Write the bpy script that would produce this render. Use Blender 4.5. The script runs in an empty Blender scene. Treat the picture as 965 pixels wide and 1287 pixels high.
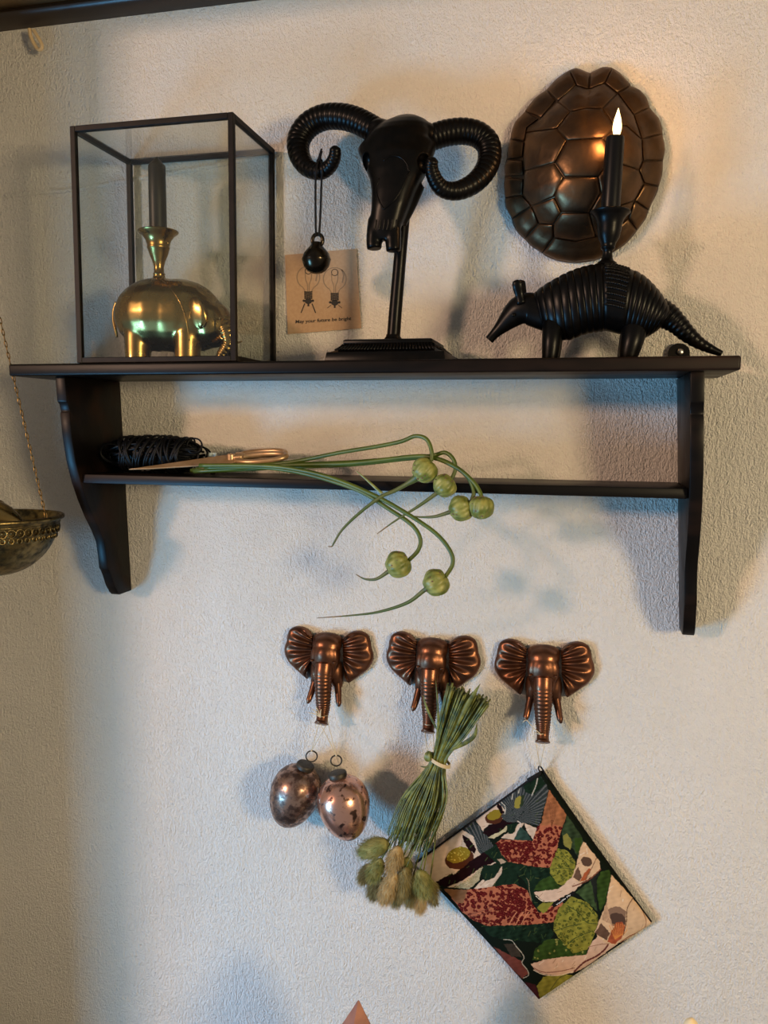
import bpy, bmesh, math, random
import numpy as np
from mathutils import Vector, Matrix, Quaternion
from mathutils.bvhtree import BVHTree

random.seed(7); rng = np.random.default_rng(7)
scene = bpy.context.scene
COL = scene.collection
R = math.radians

# ------------------------------------------------------------------ camera
F, CX, CY, D, Z0 = 1030.0, 482.5, 643.5, 0.85, 1.5      # focal in pixels, centre, distance to wall, eye height
_n = Vector((732 - CX, 537 - CY, F)).normalized()
_h = Vector((-3900 - CX, 503 - CY, F)); _h -= _n * _h.dot(_n); _h.normalize()
AX, AY = -_h, _n
AZ = AX.cross(AY)
cam_d = bpy.data.cameras.new('camera'); cam = bpy.data.objects.new('camera', cam_d); COL.objects.link(cam)
cam_d.sensor_fit = 'HORIZONTAL'; cam_d.sensor_width = 36.0; cam_d.lens = 36.0 * F / 965.0
cam_d.clip_start = 0.01
_r = Vector((AX[0], AY[0], AZ[0])); _u = -Vector((AX[1], AY[1], AZ[1])); _b = -Vector((AX[2], AY[2], AZ[2]))
CAM = Vector((0, -D, Z0))
cam.matrix_world = Matrix(((_r.x, _u.x, _b.x, CAM.x), (_r.y, _u.y, _b.y, CAM.y), (_r.z, _u.z, _b.z, CAM.z), (0, 0, 0, 1)))
scene.camera = cam

def ray(px, py):
    c = Vector((px - CX, py - CY, F))
    return Vector((c.dot(AX), c.dot(AY), c.dot(AZ)))
def at(px, py, y=0.0):
    w = ray(px, py)
    return CAM + w * ((D + y) / w.y)

# ------------------------------------------------------------------ light
world = bpy.data.worlds.new('room_air'); scene.world = world; world.use_nodes = True
bg = world.node_tree.nodes['Background']
bg.inputs[0].default_value = (1.0, 0.97, 0.92, 1); bg.inputs[1].default_value = 0.165

def area(name, loc, target, size, power, color, size_y=None):
    l = bpy.data.lights.new(name, 'AREA'); l.energy = power; l.color = color
    l.shape = 'RECTANGLE' if size_y else 'SQUARE'; l.size = size
    if size_y: l.size_y = size_y
    o = bpy.data.objects.new(name, l); COL.objects.link(o); o.location = loc
    o.rotation_euler = (Vector(target) - Vector(loc)).to_track_quat('-Z', 'Y').to_euler()
    return o
MID = (-0.22, 0, 1.45)
area('lamp_light', (-3.65, -4.10, 2.55), MID, 0.45, 116, (1.0, 0.63, 0.43))
area('right_light', (1.30, -1.40, 1.58), (0.0, 0, 1.4), 0.30, 18, (1.0, 0.77, 0.43))  # yellowish light from the right, its source unseen
area('window_light', (-1.30, -1.05, 0.85), (-0.30, 0, 0.95), 0.30, 16.5, (0.17, 0.56, 1.0), 0.45)
scene.view_settings.view_transform = 'Standard'; scene.view_settings.look = 'None'
scene.view_settings.gamma = 1.0; scene.view_settings.use_curve_mapping = False
scene.view_settings.exposure = 0.70

# ------------------------------------------------------------------ materials
MATS = {}
def mat(name, col, rough=0.5, metal=0.0, col2=None, nscale=60, ramp=(0.4, 0.6), bump=0.0, bscale=200, stretch=(1, 1, 1),
        bdist=0.001, rough2=None, spec=None, coat=0.0, detail=4, emit=None, estr=0, trans=0, sheen=0):
    m = bpy.data.materials.new(name); m.use_nodes = True; MATS[name] = m
    nt = m.node_tree; N = nt.nodes; L = nt.links; p = N['Principled BSDF']
    p.inputs['Base Color'].default_value = (*col, 1); p.inputs['Roughness'].default_value = rough
    p.inputs['Metallic'].default_value = metal
    if spec is not None: p.inputs['Specular IOR Level'].default_value = spec
    if coat: p.inputs['Coat Weight'].default_value = coat; p.inputs['Coat Roughness'].default_value = 0.15
    if trans: p.inputs['Transmission Weight'].default_value = trans
    if sheen: p.inputs['Sheen Weight'].default_value = sheen
    if emit: p.inputs['Emission Color'].default_value = (*emit, 1); p.inputs['Emission Strength'].default_value = estr
    tc = mp = None
    if col2 or bump:
        tc = N.new('ShaderNodeTexCoord'); mp = N.new('ShaderNodeMapping'); L.new(tc.outputs['Object'], mp.inputs[0])
        mp.inputs['Scale'].default_value = stretch
    if col2:
        n = N.new('ShaderNodeTexNoise'); n.inputs['Scale'].default_value = nscale; n.inputs['Detail'].default_value = detail
        L.new(mp.outputs[0], n.inputs['Vector'])
        r = N.new('ShaderNodeValToRGB'); r.color_ramp.elements[0].position = ramp[0]; r.color_ramp.elements[1].position = ramp[1]
        r.color_ramp.elements[0].color = (*col, 1); r.color_ramp.elements[1].color = (*col2, 1)
        L.new(n.outputs['Fac'], r.inputs[0]); L.new(r.outputs[0], p.inputs['Base Color'])
        if rough2 is not None:
            mr = N.new('ShaderNodeMapRange'); mr.inputs[1].default_value = ramp[0]; mr.inputs[2].default_value = ramp[1]
            mr.inputs[3].default_value = rough; mr.inputs[4].default_value = rough2
            L.new(n.outputs['Fac'], mr.inputs[0]); L.new(mr.outputs[0], p.inputs['Roughness'])
    if bump:
        n = N.new('ShaderNodeTexNoise'); n.inputs['Scale'].default_value = bscale; n.inputs['Detail'].default_value = 4
        L.new(mp.outputs[0], n.inputs['Vector'])
        b = N.new('ShaderNodeBump'); b.inputs['Strength'].default_value = bump; b.inputs['Distance'].default_value = bdist
        L.new(n.outputs['Fac'], b.inputs['Height']); L.new(b.outputs[0], p.inputs['Normal'])
    return m

def wall_material():
    m = bpy.data.materials.new('plaster'); m.use_nodes = True
    nt = m.node_tree; N = nt.nodes; L = nt.links; p = N['Principled BSDF']
    p.inputs['Roughness'].default_value = 0.62; p.inputs['Specular IOR Level'].default_value = 0.25
    tc = N.new('ShaderNodeTexCoord')
    def noise(scale, stretch, detail=3, rough=0.5, dist=0.0):
        mp = N.new('ShaderNodeMapping'); mp.inputs['Scale'].default_value = stretch
        L.new(tc.outputs['Object'], mp.inputs[0])
        n = N.new('ShaderNodeTexNoise'); n.inputs['Scale'].default_value = scale; n.inputs['Detail'].default_value = detail
        n.inputs['Roughness'].default_value = rough; n.inputs['Distortion'].default_value = dist
        L.new(mp.outputs[0], n.inputs['Vector']); return n
    big = noise(5, (1, 1, 1)); mid = noise(300, (1, 1, 0.6), 5, 0.66, 0.05); streak = noise(150, (1, 1, 0.07), 3)
    lump = noise(28, (1, 1, 0.8), 3); fine = noise(700, (1, 1, 0.6), 2)
    r = N.new('ShaderNodeValToRGB'); r.color_ramp.elements[0].position = 0.35; r.color_ramp.elements[1].position = 0.65
    r.color_ramp.elements[0].color = (0.70, 0.66, 0.60, 1); r.color_ramp.elements[1].color = (0.76, 0.71, 0.645, 1)
    L.new(big.outputs['Fac'], r.inputs[0]); L.new(r.outputs[0], p.inputs['Base Color'])
    def madd(a, k, b=None):
        q = N.new('ShaderNodeMath'); q.operation = 'MULTIPLY_ADD'; q.inputs[1].default_value = k
        L.new(a, q.inputs[0])
        if b is None: q.inputs[2].default_value = 0
        else: L.new(b, q.inputs[2])
        return q.outputs[0]
    h = madd(mid.outputs['Fac'], 1.0); h = madd(streak.outputs['Fac'], 0.22, h)
    h = madd(lump.outputs['Fac'], 0.6, h); h = madd(fine.outputs['Fac'], 0.55, h)
    b = N.new('ShaderNodeBump'); b.inputs['Strength'].default_value = 1.0; b.inputs['Distance'].default_value = 0.0072
    L.new(h, b.inputs['Height']); L.new(b.outputs[0], p.inputs['Normal'])
    return m
MATS['plaster'] = wall_material()
mat('dark_wood', (0.0024, 0.0016, 0.0012), 0.38, 0, (0.017, 0.0072, 0.0036), 26, (0.50, 0.80), 0.25, 120, (0.25, 1, 1), 0.0006, 0.55, 0.13)
mat('beam_wood', (0.012, 0.0065, 0.004), 0.38, 0, (0.03, 0.015, 0.008), 14, (0.4, 0.7), 0.35, 60, (0.15, 1, 1), 0.001)
mat('tan_wood', (0.24, 0.15, 0.07), 0.6, 0, (0.17, 0.10, 0.045), 20, (0.4, 0.65), 0.2, 60, (0.1, 1, 1))
mat('black_cast', (0.0010, 0.0009, 0.0008), 0.33, 0.0, (0.0028, 0.0020, 0.0015), 90, (0.4, 0.7), 0.12, 300, bdist=0.0004, spec=0.12)
mat('black_wax', (0.0022, 0.0018, 0.0018), 0.32, 0, spec=0.2)
mat('olive_wax', (0.012, 0.0095, 0.005), 0.42, 0, (0.018, 0.014, 0.007), 60, spec=0.3)
mat('black_metal', (0.002, 0.0016, 0.0015), 0.45, 0.0, (0.006, 0.004, 0.003), 80, spec=0.12)
mat('brass', (0.34, 0.225, 0.075), 0.22, 1.0, (0.22, 0.14, 0.045), 50, (0.4, 0.65), 0.05, 120, bdist=0.0006, rough2=0.34)
mat('antique_brass', (0.32, 0.19, 0.06), 0.30, 1.0, (0.07, 0.05, 0.025), 70, (0.42, 0.62), 0.3, 260, bdist=0.0008, rough2=0.45)
mat('bowl_metal', (0.22, 0.155, 0.06), 0.34, 1.0, (0.045, 0.036, 0.02), 120, (0.42, 0.66), 0.4, 260, bdist=0.001, rough2=0.5)
mat('scissor_brass', (0.50, 0.33, 0.19), 0.34, 0.55, (0.38, 0.24, 0.12), 60)
mat('shell_metal', (0.105, 0.056, 0.026), 0.36, 0.9, (0.044, 0.026, 0.014), 42, (0.38, 0.68), 0.25, 130, bdist=0.0012, rough2=0.46)
mat('shell_groove', (0.11, 0.062, 0.03), 0.42, 0.8, (0.045, 0.026, 0.014), 60)
mat('copper', (0.150, 0.060, 0.030), 0.31, 0.85, (0.064, 0.025, 0.013), 60, (0.38, 0.66), 0.1, 240, bdist=0.0005, rough2=0.40)
mat('bell_metal', (0.030, 0.022, 0.012), 0.22, 0.85, (0.016, 0.012, 0.008), 120)
mat('black_cord', (0.004, 0.0035, 0.0035), 0.7, spec=0.15)
mat('twine', (0.0018, 0.0018, 0.0021), 0.5, spec=0.18)
mat('thread', (0.50, 0.40, 0.25), 0.8)
mat('kraft', (0.36, 0.235, 0.135), 0.8, 0, (0.33, 0.21, 0.12), 300)
mat('ink', (0.018, 0.014, 0.011), 0.8)
mat('ink_soft', (0.20, 0.14, 0.09), 0.8)
mat('stem', (0.034, 0.058, 0.004), 0.45, 0, (0.070, 0.098, 0.009), 40, (0.35, 0.65), spec=0.4)
mat('scape_head', (0.085, 0.108, 0.016), 0.45, 0, (0.25, 0.245, 0.062), 110, (0.36, 0.66), 0.15, 200, spec=0.4)
mat('scape_tip', (0.040, 0.070, 0.012), 0.5, 0, (0.075, 0.085, 0.02), 30)
mat('spathe_dry', (0.16, 0.10, 0.03), 0.7)
mat('bulbil_spot', (0.10, 0.045, 0.03), 0.6)
mat('grass', (0.024, 0.036, 0.003), 0.55, 0, (0.15, 0.155, 0.020), 120, (0.35, 0.65))
mat('fluff_green', (0.14, 0.145, 0.034), 0.9, 0, (0.23, 0.21, 0.062), 80)
mat('fluff_tan', (0.30, 0.20, 0.075), 0.9, 0, (0.40, 0.27, 0.11), 80)
mat('fluff_olive', (0.15, 0.115, 0.034), 0.9, 0, (0.22, 0.17, 0.058), 80)
mat('mercury_dark', (0.36, 0.23, 0.175), 0.25, 0.9, (0.10, 0.058, 0.045), 170, (0.42, 0.58), 0.12, 160, bdist=0.0006, rough2=0.42, detail=7)
mat('mercury_pink', (0.62, 0.34, 0.25), 0.22, 0.9, (0.05, 0.026, 0.020), 120, (0.54, 0.62), 0.12, 160, bdist=0.0006, rough2=0.45, detail=8)
mat('cap_metal', (0.045, 0.036, 0.024), 0.5, 0.6, (0.018, 0.015, 0.011), 120, bump=0.4, bscale=300)
mat('steel', (0.5, 0.46, 0.4), 0.3, 1.0)
mat('cream_hook', (0.50, 0.36, 0.20), 0.5)
mat('terracotta', (0.30, 0.105, 0.055), 0.55, 0, (0.22, 0.075, 0.045), 50)
mat('cream_wax', (0.72, 0.55, 0.30), 0.5)
mat('pale_tag', (0.62, 0.72, 0.72), 0.3)
mat('label_white', (0.55, 0.52, 0.48), 0.7)
mat('flame', (1, 0.6, 0.2), 0.5, emit=(1.0, 0.50, 0.16), estr=26)
mat('flame_core', (1, 0.85, 0.5), 0.5, emit=(1.0, 0.66, 0.25), estr=3.2)
def glass_material():
    m = bpy.data.materials.new('pane_glass'); m.use_nodes = True; nt = m.node_tree; N = nt.nodes; L = nt.links
    N.remove(N['Principled BSDF']); out = N['Material Output']
    t = N.new('ShaderNodeBsdfTransparent'); t.inputs[0].default_value = (0.955, 0.965, 0.955, 1)
    g = N.new('ShaderNodeBsdfGlossy'); g.inputs['Roughness'].default_value = 0.03
    lw = N.new('ShaderNodeLayerWeight'); lw.inputs[0].default_value = 0.5
    pw = N.new('ShaderNodeMath'); pw.operation = 'POWER'; pw.inputs[1].default_value = 5.0; L.new(lw.outputs['Facing'], pw.inputs[0])
    fr = N.new('ShaderNodeMath'); fr.operation = 'MULTIPLY_ADD'; fr.inputs[1].default_value = 0.9; fr.inputs[2].default_value = 0.03; L.new(pw.outputs[0], fr.inputs[0])
    mx = N.new('ShaderNodeMixShader'); L.new(fr.outputs[0], mx.inputs[0]); L.new(t.outputs[0], mx.inputs[1]); L.new(g.outputs[0], mx.inputs[2])
    L.new(mx.outputs[0], out.inputs[0]); MATS['pane_glass'] = m
glass_material()
def print_material():
    m = bpy.data.materials.new('printed_cotton'); m.use_nodes = True; nt = m.node_tree; N = nt.nodes; L = nt.links
    p = N['Principled BSDF']; p.inputs['Roughness'].default_value = 0.8; p.inputs['Specular IOR Level'].default_value = 0.03
    a = N.new('ShaderNodeVertexColor'); a.layer_name = 'print'; L.new(a.outputs[0], p.inputs['Base Color'])
    tc = N.new('ShaderNodeTexCoord'); n = N.new('ShaderNodeTexNoise'); n.inputs['Scale'].default_value = 900
    L.new(tc.outputs['Object'], n.inputs['Vector'])
    b = N.new('ShaderNodeBump'); b.inputs['Strength'].default_value = 0.2; b.inputs['Distance'].default_value = 0.0005
    L.new(n.outputs['Fac'], b.inputs['Height']); L.new(b.outputs[0], p.inputs['Normal']); MATS['printed_cotton'] = m
print_material()

# ------------------------------------------------------------------ mesh helpers
def V(*a): return Vector(a)
def spline(pts, n):
    """Catmull-Rom through points of any dimension, n samples."""
    P = np.array([list(p) for p in pts], float)
    P = np.vstack([2 * P[0] - P[1], P, 2 * P[-1] - P[-2]]); k = len(P) - 3; out = []
    for i in range(n):
        t = i / (n - 1) * k; s = min(int(t), k - 1); u = t - s
        a, b, c, d = P[s:s + 4]
        out.append(0.5 * (2 * b + (c - a) * u + (2 * a - 5 * b + 4 * c - d) * u * u + (3 * b - a - 3 * c + d) * u ** 3))
    return np.array(out)

class MB:
    def __init__(s): s.v = []; s.f = []
    def add(s, verts, faces):
        o = len(s.v); s.v += [Vector(q) for q in verts]; s.f += [tuple(i + o for i in f) for f in faces]; return s
    def box(s, x0, x1, y0, y1, z0, z1):
        return s.add([(x, y, z) for z in (z0, z1) for x, y in ((x0, y0), (x1, y0), (x1, y1), (x0, y1))],
                     [(3, 2, 1, 0), (4, 5, 6, 7), (0, 1, 5, 4), (1, 2, 6, 5), (2, 3, 7, 6), (3, 0, 4, 7)])
    def loft(s, rings, cap=True, closed=True):
        n = len(rings[0]); o = len(s.v); k = len(rings)
        for r in rings: s.v += [Vector(q) for q in r]
        for i in range(k - 1):
            for j in range(n if closed else n - 1):
                a, b = o + i * n + j, o + i * n + (j + 1) % n
                s.f.append((a, b, b + n, a + n))
        if cap:
            s.f.append(tuple(o + j for j in range(n))[::-1]); s.f.append(tuple(o + (k - 1) * n + j for j in range(n)))
        return s
    def tube(s, pts, r, n=8, cap=True, flat=1.0, up=None, closed=False):
        pts = [Vector(p) for p in pts]; k = len(pts)
        rr = list(r) if hasattr(r, '__len__') else [r] * k
        T = []
        for i in range(k):
            a = pts[(i - 1) % k] if closed else pts[max(i - 1, 0)]; b = pts[(i + 1) % k] if closed else pts[min(i + 1, k - 1)]
            t = (b - a); T.append(t.normalized() if t.length > 1e-9 else V(0, 0, 1))
        ref = Vector(up) if up else (V(0, 1, 0) if abs(T[0].y) < 0.9 else V(1, 0, 0))
        nrm = (ref - T[0] * ref.dot(T[0])).normalized(); rings = []
        for i in range(k):
            nrm = (nrm - T[i] * nrm.dot(T[i])).normalized(); bi = T[i].cross(nrm)
            rings.append([pts[i] + nrm * (rr[i] * flat * math.cos(2 * math.pi * j / n)) + bi * (rr[i] * math.sin(2 * math.pi * j / n)) for j in range(n)])
        if closed: rings.append(rings[0]); cap = False
        return s.loft(rings, cap)
    def lathe(s, prof, c=(0, 0, 0), n=32, axis=None):
        q = V(0, 0, 1).rotation_difference(Vector(axis)) if axis is not None else Quaternion()
        c = Vector(c)
        return s.loft([[c + q @ V(max(r, 1e-5) * math.cos(2 * math.pi * j / n), max(r, 1e-5) * math.sin(2 * math.pi * j / n), z) for j in range(n)] for r, z in prof])
    def ball(s, c, r, rot=None, nu=20, nv=12, fn=None):
        c = Vector(c); r = Vector(r) if hasattr(r, '__len__') else V(r, r, r); rings = []
        for i in range(nv + 1):
            th = math.pi * min(max(i / nv, 0.004), 0.996); ring = []
            for j in range(nu):
                ph = 2 * math.pi * j / nu; k = fn(th, ph) if fn else 1.0
                p = V(r.x * math.sin(th) * math.cos(ph) * k, r.y * math.sin(th) * math.sin(ph) * k, r.z * math.cos(th) * k)
                ring.append(c + (rot @ p if rot else p))
            rings.append(ring)
        return s.loft(rings)
    def prism(s, front, back):
        n = len(front); s.add(list(front) + list(back), [tuple(range(n)), tuple(range(2 * n - 1, n - 1, -1))] +
              [((j + 1) % n, j, n + j, n + (j + 1) % n) for j in range(n)]); return s
    def torus(s, c, R_, r, axis=(0, 1, 0), n=28, m=8, sx=1.0, sz=1.0):
        q = V(0, 0, 1).rotation_difference(Vector(axis)); c = Vector(c)
        return s.tube([c + q @ V(R_ * sx * math.cos(2 * math.pi * i / n), R_ * sz * math.sin(2 * math.pi * i / n), 0) for i in range(n)], r, m, closed=True)
    def mesh(s, name, off=V(0, 0, 0)):
        me = bpy.data.meshes.new(name); me.from_pydata([tuple(v - off) for v in s.v], [], s.f)
        bm = bmesh.new(); bm.from_mesh(me); bmesh.ops.recalc_face_normals(bm, faces=bm.faces); bm.to_mesh(me); bm.free()
        return me
    def build(s, name, m, parent=None, smooth=True, bevel=0, seg=2, local=False, angle=35, remesh=0, relax=0, cut=None):
        off = V(0, 0, 0)
        if parent is not None and not local: off = world_loc(parent)
        elif parent is None:
            off = Vector((sum(v.x for v in s.v) / len(s.v), sum(v.y for v in s.v) / len(s.v), min(v.z for v in s.v)))
        me = s.mesh(name, off); o = bpy.data.objects.new(name, me); COL.objects.link(o)
        if parent is None: o.location = off
        else: o.parent = parent
        if remesh or bevel or cut:
            if remesh:
                md = o.modifiers.new('r', 'REMESH'); md.mode = 'VOXEL'; md.voxel_size = remesh
                if relax: sm = o.modifiers.new('s', 'SMOOTH'); sm.iterations = relax; sm.factor = 0.5
            co = None
            if cut is not None:
                co = bpy.data.objects.new('cutter', cut.mesh('cutter', off)); COL.objects.link(co)
                if parent is not None: co.parent = parent
                else: co.location = off
                bo = o.modifiers.new('b', 'BOOLEAN'); bo.operation = 'DIFFERENCE'; bo.object = co; bo.solver = 'EXACT'
            if bevel:
                bv = o.modifiers.new('v', 'BEVEL'); bv.width = bevel; bv.segments = seg; bv.limit_method = 'ANGLE'; bv.angle_limit = R(40)
            dg = bpy.context.evaluated_depsgraph_get(); dg.update()
            me2 = bpy.data.meshes.new_from_object(o.evaluated_get(dg)); o.modifiers.clear(); o.data = me2
            bpy.data.meshes.remove(me); me = me2; me.name = name
            if co: bpy.data.objects.remove(co)
        if not me.materials: me.materials.append(MATS[m])
        else: me.materials[0] = MATS[m]
        if smooth:
            me.shade_smooth()
            if angle < 179:
                me.set_sharp_from_angle(angle=R(angle))
        return o

def world_loc(o):
    l = V(0, 0, 0)
    while o is not None: l += o.location; o = o.parent
    return l
def tag(o, label=None, cat=None, group=None, kind=None):
    if label: o['label'] = label
    if cat: o['category'] = cat
    if group: o['group'] = group
    if kind: o['kind'] = kind
    return o
def thing(name, label, cat, loc, group=None):
    o = bpy.data.objects.new(name, None); COL.objects.link(o); o.location = loc; o.empty_display_size = 0.02
    return tag(o, label, cat, group)
def bvh(o):
    off = world_loc(o)
    return BVHTree.FromPolygons([v.co + off for v in o.data.vertices], [tuple(p.vertices) for p in o.data.polygons])
def drape(tree, px, py, lift=0.0, default_y=-0.06):
    """Point where the sight line of a detail meets the thing's own surface, lifted along the normal."""
    d = ray(px, py).normalized(); h = tree.ray_cast(CAM, d)
    if h[0] is None: return at(px, py, default_y)
    nrm = h[1] if h[1].dot(d) < 0 else -h[1]
    return h[0] + nrm * lift
def arc(pts, n): return [Vector(p) for p in spline(pts, n)]

# ================================================================== the setting
w = MB(); w.box(-1.5, 1.2, 0.0, 0.12, 0.0, 2.5)
wall = tag(w.build('wall_back', 'plaster', smooth=False), 'off-white rough plaster wall with vertical brush marks', kind='structure')
tag(MB().box(-1.05, -0.80, -0.38, -0.0005, 0.0, 2.5).build('shade_block_left', 'plaster', smooth=False), 'added plaster block left of the shelf that shades the wall', kind='structure')  # unseen blocker, added and sized to shade the left edge of the wall
ridge = MB()
rp = arc([at(-30, 249), at(40, 243), at(91, 238), at(166, 226), at(240, 213), at(300, 203), at(345, 197)], 60)
ridge.tube([p + V(0, 0.0010, 0.0004 * math.sin(i * 1.7)) for i, p in enumerate(rp)], 0.0031, 8)
ridge.build('plaster_ridge', 'plaster', wall)
MB().lathe([(0, 0.003), (0.0022, 0.0025), (0.003, 0), (0.003, -0.003)], at(15, 245), 12, (0, -1, 0)).build('nail_head', 'plaster', wall)
# rounded dark cornice rail and the pale beam above it
ZB = at(0, 40).z
prof = [(0.0, 0.0)] + [(-0.022 * math.sin(a), 0.0085 - 0.0085 * math.cos(a)) for a in [R(15 + 15 * i) for i in range(11)]] + [(0.0, 0.017)]
tag(MB().loft([[V(x, y, ZB + z) for y, z in prof] for x in (-1.5, -0.8, -0.33, 0.4, 1.2)]).build('trim_1', 'beam_wood'),
    'dark rounded wooden cornice rail along the top of the wall', kind='structure')
tag(MB().box(-1.5, 1.2, -0.20, 0.0, ZB + 0.0160, ZB + 0.16).build('trim_2', 'tan_wood', bevel=0.004),
    'pale brown wooden beam above the cornice rail', kind='structure')
# cream loop hanging under the rail
hk = MB(); hp = [(37, 36), (38, 44), (42, 54), (47.5, 62), (52, 61), (52, 55), (47, 46), (42, 38)]
hk.tube(arc([at(x, y, -0.012) for x, y in hp], 40), 0.0021, 8)
tag(hk.build('loop_hook', 'cream_hook'), 'small cream loop hanging under the dark cornice rail', 'hook')

# ================================================================== wall shelf
ZT, ZU = Z0 + 0.0600, Z0 + 0.0478        # top board
YF = -0.115
shelf = thing('wall_shelf', 'two-tier dark wooden wall shelf with scrolled brackets', 'shelf', (-0.22, -0.02, Z0 - 0.20))
XL, XR = at(10, 457, YF).x, at(932, 447, YF).x
MB().box(XL, XR, YF, -0.0005, ZU, ZT).build('top_board', 'dark_wood', shelf, bevel=0.0022, seg=3)
ZLT, ZLB = Z0 - 0.0530, Z0 - 0.0625
def bracket(xt, xb, zt, zb, sc=1.0):
    """profile (height share, depth) taken down the scrolled front edge"""
    pr = [(0, .1045), (.105, .1035), (.118, .1005), (.145, .0985), (.155, .1), (.26, .0985), (.36, .0945), (.45, .088), (.53, .0795), (.61, .069), (.68, .0575),
          (.735, .0505), (.80, .048), (.86, .0470), (.872, .0445), (.895, .0415), (.95, .036), (.985, .030), (1.0, .026)]
    th = 0.0115; L_, R_ = [], []
    pts = [(t, d) for t, d in pr] + [(1.0, 0.0005), (0, 0.0005)]
    for t, d in pts:
        z = zt + (zb - zt) * t; x = xt + (xb - xt) * t
        L_.append(V(x - th / 2, -d, z)); R_.append(V(x + th / 2, -d, z))
    MB().prism(L_, R_).build('bracket', 'dark_wood', shelf, bevel=0.0012, seg=2)
a, b = at(151.5, 481), at(166, 742); bracket(a.x - 0.0058, b.x - 0.0058, ZU, b.z)
a2, b2 = at(850, 479), at(853, 790); bracket(a2.x + 0.0058, b2.x + 0.0058, ZU, b2.z)
k = (ZLT - ZU) / (b.z - ZU); k2 = (ZLT - ZU) / (b2.z - ZU)
MB().box(a.x + (b.x - a.x) * k, a2.x + (b2.x - a2.x) * k2, -0.085, -0.0005, ZLB, ZLT).build('lower_board', 'dark_wood', shelf, bevel=0.0012)
e = MB(); ec = at(853, 444, -0.004)
e.prism([ec + V(0.010 * math.cos(t), -0.001, 0.0095 * math.sin(t)) for t in np.linspace(0, math.pi, 14)] + [ec + V(-.01, -.001, -.012), ec + V(.01, -.001, -.012)],
        [ec + V(0.010 * math.cos(t), 0.0015, 0.0095 * math.sin(t)) for t in np.linspace(0, math.pi, 14)] + [ec + V(-.01, .0015, -.012), ec + V(.01, .0015, -.012)])
pl = e.build('hanging_plate', 'black_metal', shelf)
MB().ball(ec + V(0.001, -0.002, 0.001), (0.0032, 0.0018, 0.0032)).build('screw_head', 'steel', pl)

# ================================================================== glass display box
bx0, bx1, by0, by1, bz0, bz1 = -0.4955, -0.3240, -0.1115, -0.0045, ZT + 0.0004, Z0 + 0.2885
gb = thing('glass_box', 'square glass display box with thin black metal frame', 'glass box', ((bx0 + bx1) / 2, (by0 + by1) / 2, bz0))
q = 0.0055
def bar(x0, x1, y0, y1, z0, z1): MB().box(x0, x1, y0, y1, z0, z1).build('frame_bar', 'black_metal', gb, bevel=0.0005, seg=1)
for X0 in (bx0, bx1 - q):
    for Y0 in (by0, by1 - q): bar(X0, X0 + q, Y0, Y0 + q, bz0, bz1)
    for Zb in (bz0, bz1 - q): bar(X0, X0 + q, by0 + q, by1 - q, Zb, Zb + q)
for Y0 in (by0, by1 - q):
    for Zb in (bz0, bz1 - q): bar(bx0 + q, bx1 - q, Y0, Y0 + q, Zb, Zb + q)
t = 0.0012; h_ = q / 2 - t / 2
def pane(*a): MB().box(*a).build('glass_pane', 'pane_glass', gb, smooth=False)
pane(bx0 + q, bx1 - q, by0 + h_, by0 + h_ + t, bz0 + q, bz1 - q); pane(bx0 + q, bx1 - q, by1 - h_ - t, by1 - h_, bz0 + q, bz1 - q)
pane(bx0 + h_, bx0 + h_ + t, by0 + q, by1 - q, bz0 + q, bz1 - q); pane(bx1 - h_ - t, bx1 - h_, by0 + q, by1 - q, bz0 + q, bz1 - q)
pane(bx0 + q, bx1 - q, by0 + q, by1 - q, bz1 - h_ - t, bz1 - h_)
MB().box(bx0 + q, bx1 - q, by0 + q, by1 - q, bz0, bz0 + 0.0012).build('floor_plate', 'black_metal', gb, smooth=False)

# ================================================================== brass elephant candle holder
YE = -0.062; ZF = bz0 + 0.0013
def pe(px, py, dy=0.0): return at(px, py, YE + dy)
S = (pe(300, 400).x - pe(200, 400).x) / 100.0       # metres per pixel there
SZ = (pe(200, 350).z - pe(200, 450).z) / 100.0
bel = thing('elephant_candle_holder', 'polished brass elephant candle holder inside the glass box', 'candle holder', V(pe(215, 440).x, YE, ZF))
eb = MB()
eb.ball(pe(200, 396), (55 * S, 0.036, 46.5 * SZ)).ball(pe(222, 397), (56 * S, 0.034, 46 * SZ)).ball(pe(246, 404), (38 * S, 0.030, 38 * SZ))
eb.ball(pe(268, 408, -0.004), (22 * S, 0.023, 29 * SZ))
for px, r0 in ((173, 15.5), (236, 15.5)):
    for dy in (-0.0165, 0.0165):
        p = pe(px, 398, dy); eb.tube([V(p.x, YE + dy * .45, p.z), V(p.x - 1 * S, YE + dy * .95, p.z - 24 * SZ), V(p.x - 1 * S, YE + dy, ZF + 0.004), V(p.x - 1 * S, YE + dy, ZF)],
                                 [r0 * 1.25 * S, r0 * S, r0 * 0.95 * S, r0 * 1.04 * S], 18)
body = eb.build('body', 'brass', bel, remesh=0.0015, relax=16, angle=180)
tk = MB(); tp = [pe(280, 405, -0.006), pe(286, 418, -0.010), pe(288, 432, -0.012), V(pe(287, 440).x, YE - 0.013, ZF + 0.009), V(pe(283, 440).x, YE - 0.013, ZF + 0.0045), V(pe(277, 440).x, YE - 0.013, ZF + 0.0035)]
tt = arc(tp, 60); tk.tube(tt, [(11.5 - 7.5 * i / 59) * S * (1 + 0.05 * math.sin(i * 1.6)) for i in range(60)], 16)
tk.build('trunk', 'brass', bel, angle=180)
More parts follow.
